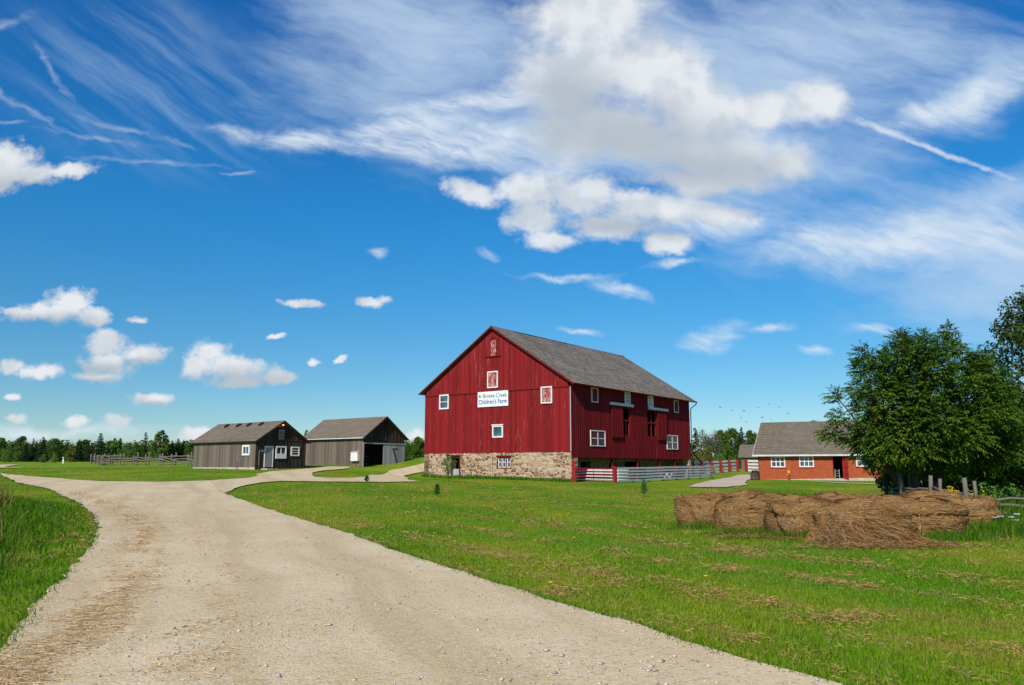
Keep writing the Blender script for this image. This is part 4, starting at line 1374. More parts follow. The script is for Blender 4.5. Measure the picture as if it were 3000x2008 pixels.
LT = [
    ('round', 4, 1284, 150, 'dark round tree at the left border of the photo', 1.0),
    ('round', 66, 1279, 152, 'dark green tree behind the yellow green tree at left', .8),
    ('bright', 42, 1296, 143, 'yellow green broad tree beside three pointed spruces', .75),
    ('slim', 99, 1284, 146, 'slim spruce with twin tops, middle one of three near the marker post', 1.1),
    ('slim', 108, 1290, 147, 'shorter slim spruce touching its twin-topped neighbour', 1.0),
    ('spruce', 78, 1300, 143, 'low dark spruce beside the yellow green broad tree', 1.1),
    ('spruce', 128, 1279, 142, 'tall pointed spruce just left of the broad green tree', 1.1),
    ('broad', 163, 1286, 146, 'broad green tree behind the white marker post', .8),
    ('yellow', 210, 1303, 141, 'yellowing tree right of the white marker post', .8),
    ('spruce', 233, 1287, 145, 'dark spruce behind the left end of the rail fence', 1.2),
    ('round', 250, 1289, 150, 'dark rounded tree between two spruces behind the fence end', .9),
    ('slim', 262, 1289, 148, 'thin spruce right of the dark rounded tree', 1.0),
    ('slim', 272, 1296, 146, 'short thin spruce left of the tallest spruce', 1.2),
    ('spruce', 296, 1268, 143, 'tallest lone spruce rising above the rail fence', 1.05),
    ('slim', 321, 1290, 150, 'thin spruce spire between the lone spruce and leafy trees', .8),
    ('tall', 338, 1285, 146, 'small leafy tree with a split top behind the rail fence', .9),
    ('tall', 352, 1285, 147, 'leafy tree right beside the split-topped tree', .7),
    ('bright', 380, 1298, 142, 'bright green broad tree behind the middle of the rail fence', .75),
    ('pine', 428, 1265, 144, 'ragged tall pine standing over the rail fence', .95),
    ('tall', 474, 1262, 143, 'tall sunlit poplar near the grey shed', 1.25),
    ('round', 455, 1298, 148, 'dark tree between the ragged pine and the sunlit poplar', .8),
    ('spruce', 505, 1290, 145, 'spruce touching the right side of the sunlit poplar', 1.1),
    ('spruce', 523, 1284, 146, 'pointed spruce between the poplar and the shed', 1.0),
    ('spruce', 538, 1290, 147, 'spruce closest to the shed corner', 1.0),
    ('round', 560, 1299, 143, 'dark tree partly hidden by the grey shed', .8),
    ('bush', 128, 1335, 132, 'low yellow green bush before the tall pointed spruce', .55),
    ('bush', 160, 1332, 133, 'larger green bush left of the white marker post', .6),
    ('bush', 18, 1325, 135, 'low green bush at the left border of the photo', .6),
    ('bush', 345, 1336, 136, 'green bush behind the rail fence left half', .6),
    ('bush', 470, 1338, 134, 'green bush behind the rail fence near the shed', .6),
    ('spruce', 898, 1258, 140, 'spruce tip showing between the two grey sheds', .9),
    ('round', 1224, 1281, 140, 'dark tree touching the left edge of the red barn', .9),
    ('round', 1196, 1303, 142, 'dark tree beside the open shed gable', .7),
]
for kind, u, vt, Y, lab, wd in LT: far_tree(kind, u, vt, Y, lab, wd)
RT = [
    ('spruce', 2036, 1252, 128, 'dark spruce just right of the red barn', .9),
    ('bare', 2058, 1256, 122, 'grey leafless tree right of the red barn', 1.3),
    ('bare', 2094, 1258, 123, 'grey leafless tree left of the leafy wood', 1.3),
    ('bare', 2076, 1275, 120, 'shorter grey leafless tree between two taller ones', 1.3),
    ('round', 2112, 1262, 130, 'leafy tree right behind the leafless trees', .75),
    ('broad', 2146, 1257, 132, 'broad dark tree behind the red post fence', .6),
    ('slim', 2172, 1250, 126, 'slim spruce poking out above the leafy trees', 1.2),
    ('round', 2198, 1263, 130, 'dark leafy tree left of the brick building roof', .7),
    ('round', 2222, 1272, 128, 'leafy tree just behind the small plank shed', .7),
    ('tall', 2240, 1252, 125, 'leafy tree touching the brick building roof edge', .8),
    ('bright', 2180, 1300, 120, 'brighter green tree below the slim spruce', .5),
    ('round', 2130, 1300, 121, 'mid green tree behind the white fence', .6),
    ('yellow', 2048, 1322, 116, 'yellow green bushy tree at the barn corner', .9),
    ('bright', 2110, 1330, 117, 'low bright bushy tree behind the fence', .6),
    ('yellow', 2075, 1310, 119, 'pale tree under the leafless trees', .7),
    ('broad', 2380, 1236, 150, 'tree top just showing over the brick building ridge', .6),
]
for kind, u, vt, Y, lab, wd in RT: far_tree(kind, u, vt, Y, lab, wd, 'trees behind the barnyard')

# the unbroken wood behind those trees
r = np.random.default_rng(90)
Vs, Fs, nb = [], [], 0
for k in range(420):
    if k < 290:
        u = r.uniform(-500, 1260); Y = r.uniform(153, 190)
        top = r.uniform(1293, 1312)
    else:
        u = r.uniform(1990, 3500); Y = r.uniform(133, 165)
        top = r.uniform(1280, 1310)
    p = at(u, top, Y)
    base = hz(p.x, Y)
    Hh = p.z - base
    cr = r.uniform(1.0, 2.0)
    for j in range(3):
        c = np.array([p.x + r.normal(0, .5), Y + r.normal(0, .8), base + Hh * (.22 + .30 * j)])
        P, d = ball_points(r, 65, c, np.array([cr, cr, Hh * .28]), .4)
        V, Fq = leaf_quads(P, unit(d * .6 + np.array([0, 0, .4]) + r.normal(0, .5, P.shape)), r.uniform(.18, .36, len(P)), .6, r)
        Vs.append(V); Fs.append(Fq + nb); nb += len(V)
o = fast_mesh('far_wood', np.concatenate(Vs), np.concatenate(Fs), M['decid'])
tag(o, 'dense dark green wood closing off the fields', 'wood', None, 'stuff')


# ---- the walnut tree and its neighbours on the right
def fronds(P, D, L, r, npair=6, ll=.13, droop=.35):
    n = len(P)
    z = np.array([0, 0, 1.0])
    side = unit(np.cross(D, z) + r.normal(0, .15, (n, 3)))
    out = []
    for i in range(npair + 1):
        t = .18 + .82 * i / npair
        c = P + D * (L * t)[:, None] - z * (L * droop * t * t)[:, None]
        tang = unit(D - z * (2 * droop * t))
        for sg in ((-1, 1) if i < npair else (0,)):
            d = unit(side * sg * .95 + tang * (.55 if sg else 1.0) - z * .30 + r.normal(0, .16, (n, 3)))
            l = ll * (1.0 - .9 * (t - .55) ** 2) * r.uniform(.8, 1.2, (n, 1))
            w = unit(np.cross(d, z + r.normal(0, .35, (n, 3)))) * l * .20
            out.append(np.stack([c, c + d * l * .45 + w - z * .004, c + d * l - z * l * .18, c + d * l * .45 - w - z * .004], 1))
    V = np.concatenate(out).reshape(-1, 3)
    return V, np.arange(len(V)).reshape(-1, 4)


WY = 30.0
wb = at(2690, 1490, WY)
wx, wz = wb.x, hz(wb.x, WY)
wt = empty('walnut_tree', (wx, WY, wz))
tag(wt, 'dark leafy walnut tree with feathery leaves behind the hay bales', 'tree')
CL = [(110, 1060, 70), (140, 820, 60), (170, 960, 70), (320, 545, 60), (320, 640, 75), (300, 780, 75), (430, 620, 85), (430, 760, 95), (350, 900, 95), (250, 1080, 90), (350, 1050, 95), (560, 455, 65), (540, 560, 95),
      (640, 540, 95), (720, 450, 55), (700, 560, 95), (860, 405, 55), (850, 500, 85), (920, 520, 50), (800, 650, 110), (650, 700, 120), (520, 720, 110), (500, 860, 120), (650, 850, 130), (800, 800, 130), (930, 720, 100), (1000, 610, 80),
      (1060, 590, 60), (1080, 690, 85), (1180, 680, 65), (1220, 780, 85), (1100, 800, 105), (950, 880, 120), (1050, 950, 115), (1180, 930, 105), (800, 980, 130), (650, 1000, 130), (500, 1020, 120), (420, 1160, 95), (300, 1150, 60),
      (560, 1150, 105), (700, 1130, 120), (850, 1130, 120), (1000, 1080, 115), (1150, 1080, 110), (720, 1270, 90), (850, 1260, 85), (620, 1230, 70), (400, 1240, 55), (1280, 1000, 85), (1250, 1150, 95), (1000, 1200, 105), (1120, 1220, 100)]
r = np.random.default_rng(33)
tr = MB()
tr.tube([(0, 0, -.4), (.02, .05, .5), (-.05, 0, 1.1), (-.1, .1, 2.4), (.05, 0, 4.2)], [.22, .17, .14, .10, .05], 9)
tr.tube([(-.35, .1, -.4), (-.5, .1, .7), (-1.0, .2, 1.7), (-1.4, .3, 2.7)], [.15, .12, .09, .05], 8)
tr.tube([(.35, -.1, -.4), (.6, -.2, .8), (1.2, 0, 1.8), (1.7, .2, 3.0)], [.14, .11, .08, .05], 8)
Vs, Fs, nb = [], [], 0
for (cx, cy, cr) in CL:
    u, v = 2380 + cx * .4593, 780 + cy * .4593
    edge = min(1.0, math.hypot((cx - 700) / 640, (cy - 850) / 520))
    amp = 2.6 * math.sqrt(max(.05, 1 - edge ** 2))
    for dy in ((r.uniform(-.9, -.45) * amp, r.uniform(.2, .9) * amp) if edge < .80 else (r.normal(0, .6),)):
        c = np.array(at(u, v, WY + dy)) - np.array([wx, WY, wz])
        R_ = cr * .00594
        R_ *= .9 if edge > .8 else 1.0
        k = int(80 * (cr / 90) ** 2)
        P, d = ball_points(r, k, c, np.array([R_, R_, R_ * .9]), .1)
        outw = unit(c - np.array([0, 0, 2.2]))
        D = unit(d * .8 + outw * .7 + np.array([0, 0, .25]) + r.normal(0, .3, P.shape))
        V, Fq = fronds(P - D * .18, D, r.uniform(.32, .55, len(P)), r)
        Vs.append(V); Fs.append(Fq + nb); nb += len(V)
        st = np.array([[0, 0, 1.1], [-.05, 0, 2.2], [-1.0, .2, 1.7], [1.2, 0, 1.8]][int(np.argmin([abs(c[0]) + .1 if c[2] < 3 else 9, abs(c[0]) if c[2] >= 3 else 9, abs(c[0] + 2), abs(c[0] - 2)]))])
        tr.tube(limb_pts(st, c, .35, r, 5), [.05, .042, .032, .022, .01], 5)
fast_mesh('crown', np.concatenate(Vs), np.concatenate(Fs), M['walnut'], wt)
tr.build('trunk', M['bark'], wt, True)


def leafy(name, x, y, clumps, mat, label, cat, leaves, lsize, seed, trunk_r=.1, asp=.55):
    """a tree or bush from explicit clumps (dx,dy,z,radius) about its base"""
    r = np.random.default_rng(seed)
    z0 = hz(x, y)
    root = empty(name, (x, y, z0))
    tag(root, label, cat)
    tr = MB()
    hmax = max(c[2] for c in clumps)
    tr.tube([(0, 0, -.3), (.05, .03, hmax * .3), (0, 0, hmax * .7)], [trunk_r, trunk_r * .75, trunk_r * .3], 8)
    Vs, Fs, nb = [], [], 0
    for (dx, dy, z, cr) in clumps:
        c = np.array([dx, dy, z])
        tr.tube(limb_pts((0, 0, min(hmax * .35, z * .5)), c, .1 * hmax * .3, r, 4), [trunk_r * .4, trunk_r * .3, trunk_r * .2, trunk_r * .08], 5)
        P, d = ball_points(r, int(leaves * r.uniform(.8, 1.2)), c, np.array([cr, cr, cr * .8]), .25)
        V, Fq = leaf_quads(P, unit(d * .5 + np.array([0, 0, .55]) + r.normal(0, .55, P.shape)), r.uniform(.6, 1.3, len(P)) * lsize, asp, r)
        Vs.append(V); Fs.append(Fq + nb); nb += len(V)
    fast_mesh('crown', np.concatenate(Vs), np.concatenate(Fs), mat, root)
    tr.build('trunk', M['bark'], root, True)
    return root


def rand_clumps(seed, n, W, z0, z1, cr):
    r = np.random.default_rng(seed)
    out = []
    for k in range(n):
        z = z0 + (z1 - z0) * (k + r.uniform(0, 1)) / n
        f = math.sin(math.pi * (.22 + .72 * (z - z0) / (z1 - z0)))
        a = r.uniform(0, 6.283); q = W / 2 * f * math.sqrt(r.uniform(.1, 1))
        out.append((q * math.cos(a), q * math.sin(a), z, cr * r.uniform(.75, 1.2)))
    return out


p = at(3145, 1300, 46)
leafy('oak_tree', p.x, 46, rand_clumps(41, 70, 9.6, 2.5, 12.2, 1.15), M['maple'], 'tall dark tree cut off by the right border of the photo', 'tree', 330, .13, 42, .28)
p = at(2950, 1300, 38)
leafy('leafy_bush', p.x, 38, rand_clumps(43, 44, 4.6, .4, 5.2, .75), M['shrub'], 'tall green bush between the walnut tree and the right border', 'bush', 300, .10, 44, .08)
p = at(2890, 1300, 33)
leafy('leafy_bush', p.x, 33.5, rand_clumps(45, 34, 4.2, .3, 3.3, .62), M['walnut'], 'dark bush under the right side of the walnut tree', 'bush', 300, .09, 46, .06)
p = at(3060, 1300, 32)
leafy('leafy_bush', p.x, 32, rand_clumps(47, 34, 3.8, .3, 3.6, .65), M['shrub'], 'lower green bush at the right border behind the rail fence', 'bush', 300, .09, 48, .06)
p = at(2740, 1400, 34)
leafy('leafy_bush', p.x, 35, rand_clumps(49, 30, 4.4, .2, 2.4, .62), M['walnut'], 'dark low bush in the shade behind the walnut trunk', 'bush', 260, .09, 50, .05)

# ---- young trees on the lawn
p = at(1312, 1411, 58)
leafy('young_tree', p.x, 58, [(0, 0, .75, .30), (.12, .1, 1.0, .36), (-.2, 0, 1.05, .32), (.32, 0, 1.25, .30), (.45, .05, 1.42, .22), (0, -.1, 1.35, .36), (-.14, 0, 1.6, .28), (.1, 0, 1.75, .22), (-.05, .05, 1.92, .14), (-.28, 0, 1.35, .24)],
      M['weedleaf'], 'slender young tree planted before the basement door', 'young tree', 150, .055, 51, .03, .35)


def pine_sapling(u, v, H, W, Y, label, seed, mat):
    r = np.random.default_rng(seed)
    p = at(u, v, Y)
    z0 = hz(p.x, Y)
    root = empty('pine_sapling', (p.x, Y, z0))
    tag(root, label, 'sapling')
    mb = MB(); mb.tube([(0, 0, -.1), (0, 0, H * .6), (0, 0, H)], [.016, .011, .004], 5)
    Ps, Ds = [], []
    for k in range(46):
        z = H * (.08 + .92 * k / 46) if k < 44 else H
        a = r.uniform(0, 6.28); L = W / 2 * (1.15 - z / H) ** .7 * r.uniform(.6, 1.1)
        d = np.array([math.cos(a) * .8, math.sin(a) * .8, .75])
        mb.tube([(0, 0, z * .92), tuple(np.array([0, 0, z * .92]) + d * L)], [.006, .003], 4)
        m = 34
        t = r.uniform(.25, 1, (m, 1))
        Ps.append(np.array([0, 0, z * .92]) + d * L * t); Ds.append(unit(d + r.normal(0, .55, (m, 3))))
    mb.build('trunk', M['bark'], root)
    P = np.concatenate(Ps); D = np.concatenate(Ds)
    side = unit(np.cross(D, r.normal(size=D.shape))) * .006
    e = P + D * r.uniform(.06, .12, (len(P), 1))
    V = np.stack([P - side, P + side, e], 1).reshape(-1, 3)
    fast_mesh('crown', V, np.arange(len(V)).reshape(-1, 3), mat, root)
    return root


pine_sapling(1887, 1457, .85, .55, 39.5, 'small bushy pine sapling on the lawn before the white fence', 61, M['sapling'])
pine_sapling(1281, 1457, .55, .38, 37.5, 'knee high sapling on the lawn left of the young tree', 62, M['weedleaf'])
pine_sapling(1075, 1414, .42, .4, 52.5, 'tiny leafy sprout at the lawn edge by the driveway', 63, M['weedleaf'])

# ---- hay bales
def hay_bale(x, y, sx, sy, sz, rz, seed, label, lip=.10, strands=4200, sag=.0):
    r = np.random.default_rng(seed)
    z0 = hz(x, y) - .03
    nu, nv = 72, 40
    U = np.linspace(0, 2 * math.pi, nu, endpoint=False)
    Tv = np.linspace(0, 1, nv)
    px, py, pz = r.uniform(0, 9, 3)

    def surf(uu, t):
        # t: 0 at the foot, .72 at the rim of the thatched top, 1 at the crown
        c, s = np.cos(uu), np.sin(uu)
        e = .62
        bx = np.sign(c) * np.abs(c) ** e; by = np.sign(s) * np.abs(s) ** e
        side = np.clip(t / .62, 0, 1)
        z = np.where(t < .62, side * .80, .80 + .20 * np.sin((np.clip(t, .62, 1) - .62) / .38 * math.pi / 2))
        rad = np.where(t < .62, 1.0 + .04 * np.sin(side * math.pi) - .05 * (1 - side) ** 2, 1)
        lp = lip * (.75 + .5 * np.sin(2 * uu + pz))
        rad = rad - lp * np.exp(-((side - .84) / .07) ** 2) * (t < .62)
        rad = np.where(t > .62, 1.0 * np.cos((np.clip(t, .62, 1) - .62) / .38 * math.pi / 2) ** .45, rad)
        w = .07 * np.sin(3 * uu + px + 2 * z) + .05 * np.sin(5 * uu - py + 5 * z) + .03 * np.sin(9 * uu + pz + 9 * z)
        lump = 1 + w
        X = bx * rad * lump * sx / 2; Yy = by * rad * lump * sy / 2
        Z = z * sz * (1 + .07 * np.sin(2 * uu + py) + .05 * np.sin(X * 4 + px) + sag * X)
        return np.stack([X, Yy, Z], -1)
    UU, TT = np.meshgrid(U, Tv)
    V = surf(UU, TT).reshape(-1, 3)
    V += r.normal(0, .012, V.shape)
    i, j = np.meshgrid(np.arange(nu), np.arange(nv - 1))
    i, j = i.ravel(), j.ravel()
    Fq = np.stack([j * nu + i, j * nu + (i + 1) % nu, (j + 1) * nu + (i + 1) % nu, (j + 1) * nu + i], 1)
    # straws lying on and hanging from the surface
    n = strands
    u0 = r.uniform(0, 6.283, n); t0 = r.uniform(.02, .985, n) ** .85
    top = t0 > .6
    L = r.uniform(.10, .32, n)
    a = np.where(top, r.uniform(0, 6.283, n), np.where(r.uniform(size=n) < .55, r.normal(0, .35, n), r.normal(1.4, .4, n)))
    du = np.cos(a) * L / (max(sx, sy) * .55); dt = -np.abs(np.sin(a)) * L / sz * .62
    pts = []
    for k in range(3):
        q = surf(u0 + du * k / 2, np.clip(t0 + dt * k / 2, 0.0, 1))
        nrm = unit(q - np.array([0, 0, sz * .4]))
        pts.append(q + nrm * (.006 + r.uniform(0, .035, (n, 1)) * (1 if k != 1 else 1.4)))
    S = []
    for k in range(2):
        d = unit(pts[k + 1] - pts[k])
        w = unit(np.cross(d, unit(pts[k] - np.array([0, 0, sz * .4])))) * r.uniform(.003, .007, (n, 1))
        S.append(np.stack([pts[k] - w, pts[k] + w, pts[k + 1] + w, pts[k + 1] - w], 1))
    SV = np.concatenate(S).reshape(-1, 3)
    o = fast_mesh('hay_bale', np.concatenate([V, SV]), np.concatenate([Fq, np.arange(len(SV)).reshape(-1, 4) + len(V)]), M['hay'])
    o.location = (x, y, z0); o.rotation_euler = (0, 0, rz)
    tag(o, label, 'hay bale', 'old hay bales on the lawn')
    return o


def bx_(u, Y): return at(u, 1500, Y).x


BALES = [
    (2066, 21.6, 1.45, 1.35, .92, .25, 1, 'weathered hay bale at the left end of the row', .03),
    (2187, 20.0, 1.50, 1.35, .93, -.12, 2, 'rounded drooping hay bale, second from the left end in front', .05),
    (2342, 19.0, 1.45, 1.25, .95, .10, 3, 'flat faced grey brown hay bale left of the loose hay heap', .11),
    (2520, 18.2, 1.75, 1.4, .93, -.06, 4, 'collapsing hay bale behind the heap of loose hay', .04),
    (2706, 18.6, 1.55, 1.3, .96, .06, 5, 'boxy hay bale with a deep lip right of the loose hay', .11),
    (2836, 20.2, 1.45, 1.4, .97, -.3, 6, 'hay bale at the right end by the white wild flowers', .05),
    (2135, 23.2, 1.7, 1.4, .98, .2, 7, 'rear hay bale behind the left end of the row', .08),
    (2300, 22.3, 1.7, 1.4, .93, .0, 8, 'rear hay bale behind the flat faced bale', .08),
    (2455, 22.0, 1.5, 1.4, .96, -.2, 9, 'rear hay bale behind the collapsing bale', .08),
    (2595, 22.0, 1.6, 1.4, .93, .1, 10, 'rear hay bale with a flat dark top before the black post', .08),
    (2738, 21.6, 1.8, 1.5, 1.02, .1, 11, 'high domed rear hay bale before the grey fence posts', .06),
]
for u, Y, sx, sy, sz, rz, sd_, lab, lip in BALES:
    hay_bale(bx_(2455 + (u - 2455) * .958, Y), Y, sx * 1.05, sy, sz * .87, rz, sd_, lab, lip, 5200 if Y < 21.7 else 2600)


def straw_mesh(name, P, D, L, wid, mat, curl=.25, seed=0, lift=.0):
    """ribbons of two quads: start P, direction D, length L"""
    r = np.random.default_rng(seed)
    n = len(P)
    mid = P + D * (L * .5)[:, None] + r.normal(0, 1, (n, 3)) * (L * curl * .3)[:, None]
    end = P + D * L[:, None] + np.stack([np.zeros(n), np.zeros(n), -L * curl * .35], 1)
    z = np.array([0, 0, 1.0])
    w = unit(np.cross(D, z + r.normal(0, .5, (n, 3)))) * np.asarray(wid).reshape(-1, 1)
    V = np.concatenate([P - w, P + w, mid + w, mid - w, end + w * .6, end - w * .6])
    k = np.arange(n)
    Fq = np.concatenate([np.stack([k, k + n, k + 2 * n, k + 3 * n], 1), np.stack([k + 3 * n, k + 2 * n, k + 4 * n, k + 5 * n], 1)])
    return fast_mesh(name, V, Fq, mat)


# heap of loose hay slumping out of the collapsed bale, plus thin spills
r = np.random.default_rng(71)
n = 9000
hx, hy = bx_(2520, 17.6), 17.35
a = r.uniform(-math.pi, math.pi, n); q = np.sqrt(r.uniform(0, 1, n))
X = hx + q * np.cos(a) * 1.15; Yv = hy + q * np.sin(a) * .75 + .25
hh = .54 * np.clip(1 - ((X - hx) / 1.25) ** 2 - np.clip((hy + .45 - Yv) / .85, -1, 1) ** 2 * .95 * (Yv < hy + .45), 0, 1) ** .9
hh = hh + .03
P = np.stack([X, Yv, h(X, Yv) + hh * r.uniform(.75, 1.02, n)], 1)
dirx = r.normal(.75, .55, n); D = unit(np.stack([dirx, -np.abs(r.normal(.55, .3, n)), -np.abs(r.normal(.55, .25, n)) * (hh > .1)], 1))
o = straw_mesh('loose_hay', P, D, r.uniform(.12, .42, n), r.uniform(.003, .0075, n), M['hay'], .3, 72)
tag(o, 'heap of loose hay slumped on the grass before the bales', 'loose hay', None, 'stuff')
# solid core under the loose hay
mb = MB(); N = 22
vs = []
for j in range(N):
    for i in range(N):
        x = hx - 1.25 + 2.5 * i / (N - 1); y = hy - .75 + 1.3 * j / (N - 1)
        e = 1 - ((x - hx) / 1.22) ** 2 - (max(0, (hy + .45 - y)) / .95) ** 2 * .95
        vs.append((x, y, hz(x, y) - .05 + .50 * max(0, e) ** .9 + .03 * math.sin(x * 9) * math.sin(y * 11)))
mb.add(vs, [(j * N + i, j * N + i + 1, (j + 1) * N + i + 1, (j + 1) * N + i) for j in range(N - 1) for i in range(N - 1)])
me_o = mb.build('loose_hay_core', M['hay'], o, True)
sp_ = [(bx_(2560, 16.5), 16.45, 1.5, .28, 1500), (bx_(2720, 16.7), 16.75, .6, .2, 500), (bx_(2190, 18.7), 18.75, .85, .22, 800), (bx_(2300, 18.0), 18.1, .4, .15, 150)]
Ps = []
for cx, cy, ax, ay, m in sp_:
    Ps.append(np.stack([cx + r.normal(0, ax * .55, m), cy + r.normal(0, ay * .6, m)], 1))
P2 = np.concatenate(Ps); n = len(P2)
P = np.stack([P2[:, 0], P2[:, 1], h(P2[:, 0], P2[:, 1]) + r.uniform(.02, .09, n)], 1)
a = r.uniform(0, 6.283, n)
o = straw_mesh('spilled_straw', P, np.stack([np.cos(a), np.sin(a), r.normal(0, .1, n)], 1), r.uniform(.08, .25, n), r.uniform(.003, .006, n), M['hay'], .15, 73)
tag(o, 'thin spill of brown straw on the grass around the bales', 'straw', None, 'stuff')
# ------------------------------------------------------------------ fences
def rough_rail(mb, a, b, rad, r, n=7, flat=1.0):
    a, b = Vector(a), Vector(b)
    pts = []
    for k in range(n):
        t = k / (n - 1)
        pts.append(a.lerp(b, t) + Vector((r.normal(0, .012), r.normal(0, .012), r.normal(0, .016) - .05 * math.sin(math.pi * t) * r.uniform(0, 1))))
    mb.tube(pts, [rad * r.uniform(.8, 1.15) for _ in range(n)], 7)


r = np.random.default_rng(101)
# far cedar rail fence beside the grey shed: pairs of posts with rails slid between them
fence = empty('rail_fence', (at(300, 1360, 98).x, 98, hz(at(300, 1360, 98).x, 98)))
tag(fence, 'old split rail fence on the grass left of the closed grey shed', 'fence')
FX, FY, FZ = fence.location
PX = [(270, 112), (281, 108), (291, 104), (299, 100), (324, 98), (355, 97), (395, 96), (429, 95), (470, 94.5), (506, 94), (553, 93), (590, 92.5)]
stations = []
for u, Y in PX:
    p = at(u, 1360, Y); z = hz(p.x, Y)
    stations.append(Vector((p.x - FX, Y - FY, z - FZ)))
for k, s in enumerate(stations):
    for off, hh in ((-.13, 1.35), (.30, 1.55)):
        if k < 3 and off > 0: continue
        mb = MB(); q = s + Vector((off, r.normal(0, .05), 0))
        rough_rail(mb, q + Vector((0, 0, -.3)), q + Vector((r.normal(0, .06), r.normal(0, .05), hh * r.uniform(.92, 1.06))), .085, r, 5)
        mb.build('post', M['rail_wood'], fence, True)
for k in range(len(stations) - 1):
    a, b = stations[k], stations[k + 1]
    for j, z in enumerate((.28, .58, .88, 1.15)):
        if k in (5, 6, 7) and j == 3: continue
        da, db = r.normal(0, .06), r.normal(0, .06)
        if k == 7 and j in (0, 1): da += .35
        if k == 8 and j in (1, 2): da += .3; db -= .25
        mb = MB(); e = (b - a).normalized() * .3
        rough_rail(mb, a - e + Vector((.08, 0, z + da)), b + e + Vector((.08, 0, z + db)), .075, r, 6)
        mb.build('rail', M['rail_wood'], fence, True)

# near split rail fence behind the bales
fence = empty('rail_fence', (14.0, 23.0, hz(14, 23)))
tag(fence, 'weathered split rail fence with thick grey posts behind the hay bales', 'fence')
FX, FY, FZ = fence.location


def post_at(u, vtop, Y, rad, du=0, name='post'):
    t = at(u, vtop, Y); z = hz(t.x, Y)
    mb = MB(); b0 = at(u + du, vtop, Y)
    off = Vector((FX, FY, FZ))
    rough_rail(mb, Vector((b0.x, Y, z - .3)) - off, Vector((t.x, Y, t.z)) - off, rad, r, 5)
    return mb.build(name, M['rail_wood'], fence, True)


post_at(2636, 1385, 29.5, .085, 8); post_at(2664, 1390, 30.3, .07, 2); post_at(2725, 1394, 27.2, .07, 2); post_at(2753, 1402, 27.6, .06)
post_at(2826, 1402, 22.8, .066, 3); post_at(2853, 1411, 23.4, .046, 2); post_at(3080, 1405, 21.4, .075); post_at(3110, 1412, 21.9, .055)


def rail_px(u0, v0, Y0, u1, v1, Y1, rad):
    mb = MB(); off = Vector((FX, FY, FZ))
    rough_rail(mb, at(u0, v0, Y0) - off, at(u1, v1, Y1) - off, rad, r, 9)
    mb.build('rail', M['rail_wood'], fence, True)


for v0, v1, rd in ((1458, 1463, .036), (1475, 1479, .048), (1500, 1505, .044), (1522, 1534, .046)):
    rail_px(2812, v0, 22.9, 3115, v1, 21.6, rd)
rail_px(2732, 1428, 27.2, 2848, 1452, 23.0, .045)
rail_px(2715, 1455, 27.2, 2845, 1472, 23.0, .045); rail_px(2715, 1475, 27.2, 2845, 1498, 23.0, .045)
rail_px(2600, 1429, 31, 2735, 1434, 27.2, .05); rail_px(2600, 1444, 31, 2735, 1440, 27.2, .06); rail_px(2600, 1462, 31, 2735, 1465, 27.2, .05)
rail_px(3100, 1460, 21.6, 3600, 1466, 20.5, .045); rail_px(3100, 1503, 21.6, 3600, 1510, 20.5, .045)

p = at(2593, 1388, 30); z = hz(p.x, 30)
mb = MB(); mb.lathe([(.075, -.3), (.078, .4), (.074, p.z - z - .02), (.06, p.z - z)], 12)
o = mb.build('bollard', M['black'], None, True); o.location = (p.x, 30, z); tag(o, 'plain black post at the end of the near rail fence', 'post')
# white marker in the left field
p = at(185, 1355, 118); z = hz(p.x, 118)
mk = empty('marker_post', (p.x, 118, z)); tag(mk, 'small white marker post standing alone in the far left field', 'post')
mb = MB(); mb.box((-.09, -.06, -.2), (.09, .06, .62)); mb.tube([(0, 0, .62), (-.02, 0, .82)], .04, 6); mb.build('shaft', M['white'], mk)
mb = MB(); mb.box((-.16, -.05, .82), (.05, .05, .95)); mb.build('cap', M['white'], mk)

# barnyard gate and white board fences
G0, G1 = Vector((5.0, 65.9)), Vector((8.15, 63.55))
gt = empty('barnyard_gate', (G0.x, G0.y, hz(G0.x, G0.y))); tag(gt, 'red tube gate backed by white boards beside the barn corner', 'gate')


def lz(a, b, t, z):
    p = a.lerp(b, t)
    return Vector((p.x, p.y, hz(p.x, p.y) + z))


off = Vector(gt.location)
for t, hgt, w in ((.02, 1.75, .13), (1.0, 1.30, .13)):
    q = lz(G0, G1, t, 0) - off
    mb = MB(); mb.box((q.x - w, q.y - w, q.z - .3), (q.x + w, q.y + w, q.z + hgt)); mb.build('gate_post', M['red_paint'], gt)
for z in (.22, .45, .68, .9, 1.12):
    mb = MB(); mb.tube([lz(G0, G1, .05, z) - off, lz(G0, G1, .95, z) - off], .034, 6); mb.build('gate_bar', M['red_paint'], gt)
for t in (.05, .5, .95):
    mb = MB(); mb.tube([lz(G0, G1, t, .2) - off, lz(G0, G1, t, 1.14) - off], .024, 6); mb.build('gate_upright', M['red_trim'], gt)


def plank(mb, a, b, z0, z1, th=.03, seg=6):
    """a board following the ground between plan points a and b"""
    d = (b - a).normalized(); nn = Vector((d.y, -d.x)) * th
    for k in range(seg):
        p, q = lz(a, b, k / seg, 0), lz(a, b, (k + 1) / seg, 0)
        o2 = Vector((nn.x, nn.y, 0))
        up0, up1 = Vector((0, 0, z0)), Vector((0, 0, z1))
        mb.hexa([p + up0 + o2, q + up0 + o2, q + up0, p + up0], [p + up1 + o2, q + up1 + o2, q + up1, p + up1])


def shift(mb, off):
    mb.v = [(x - off.x, y - off.y, z - off.z) for x, y, z in mb.v]
    return mb


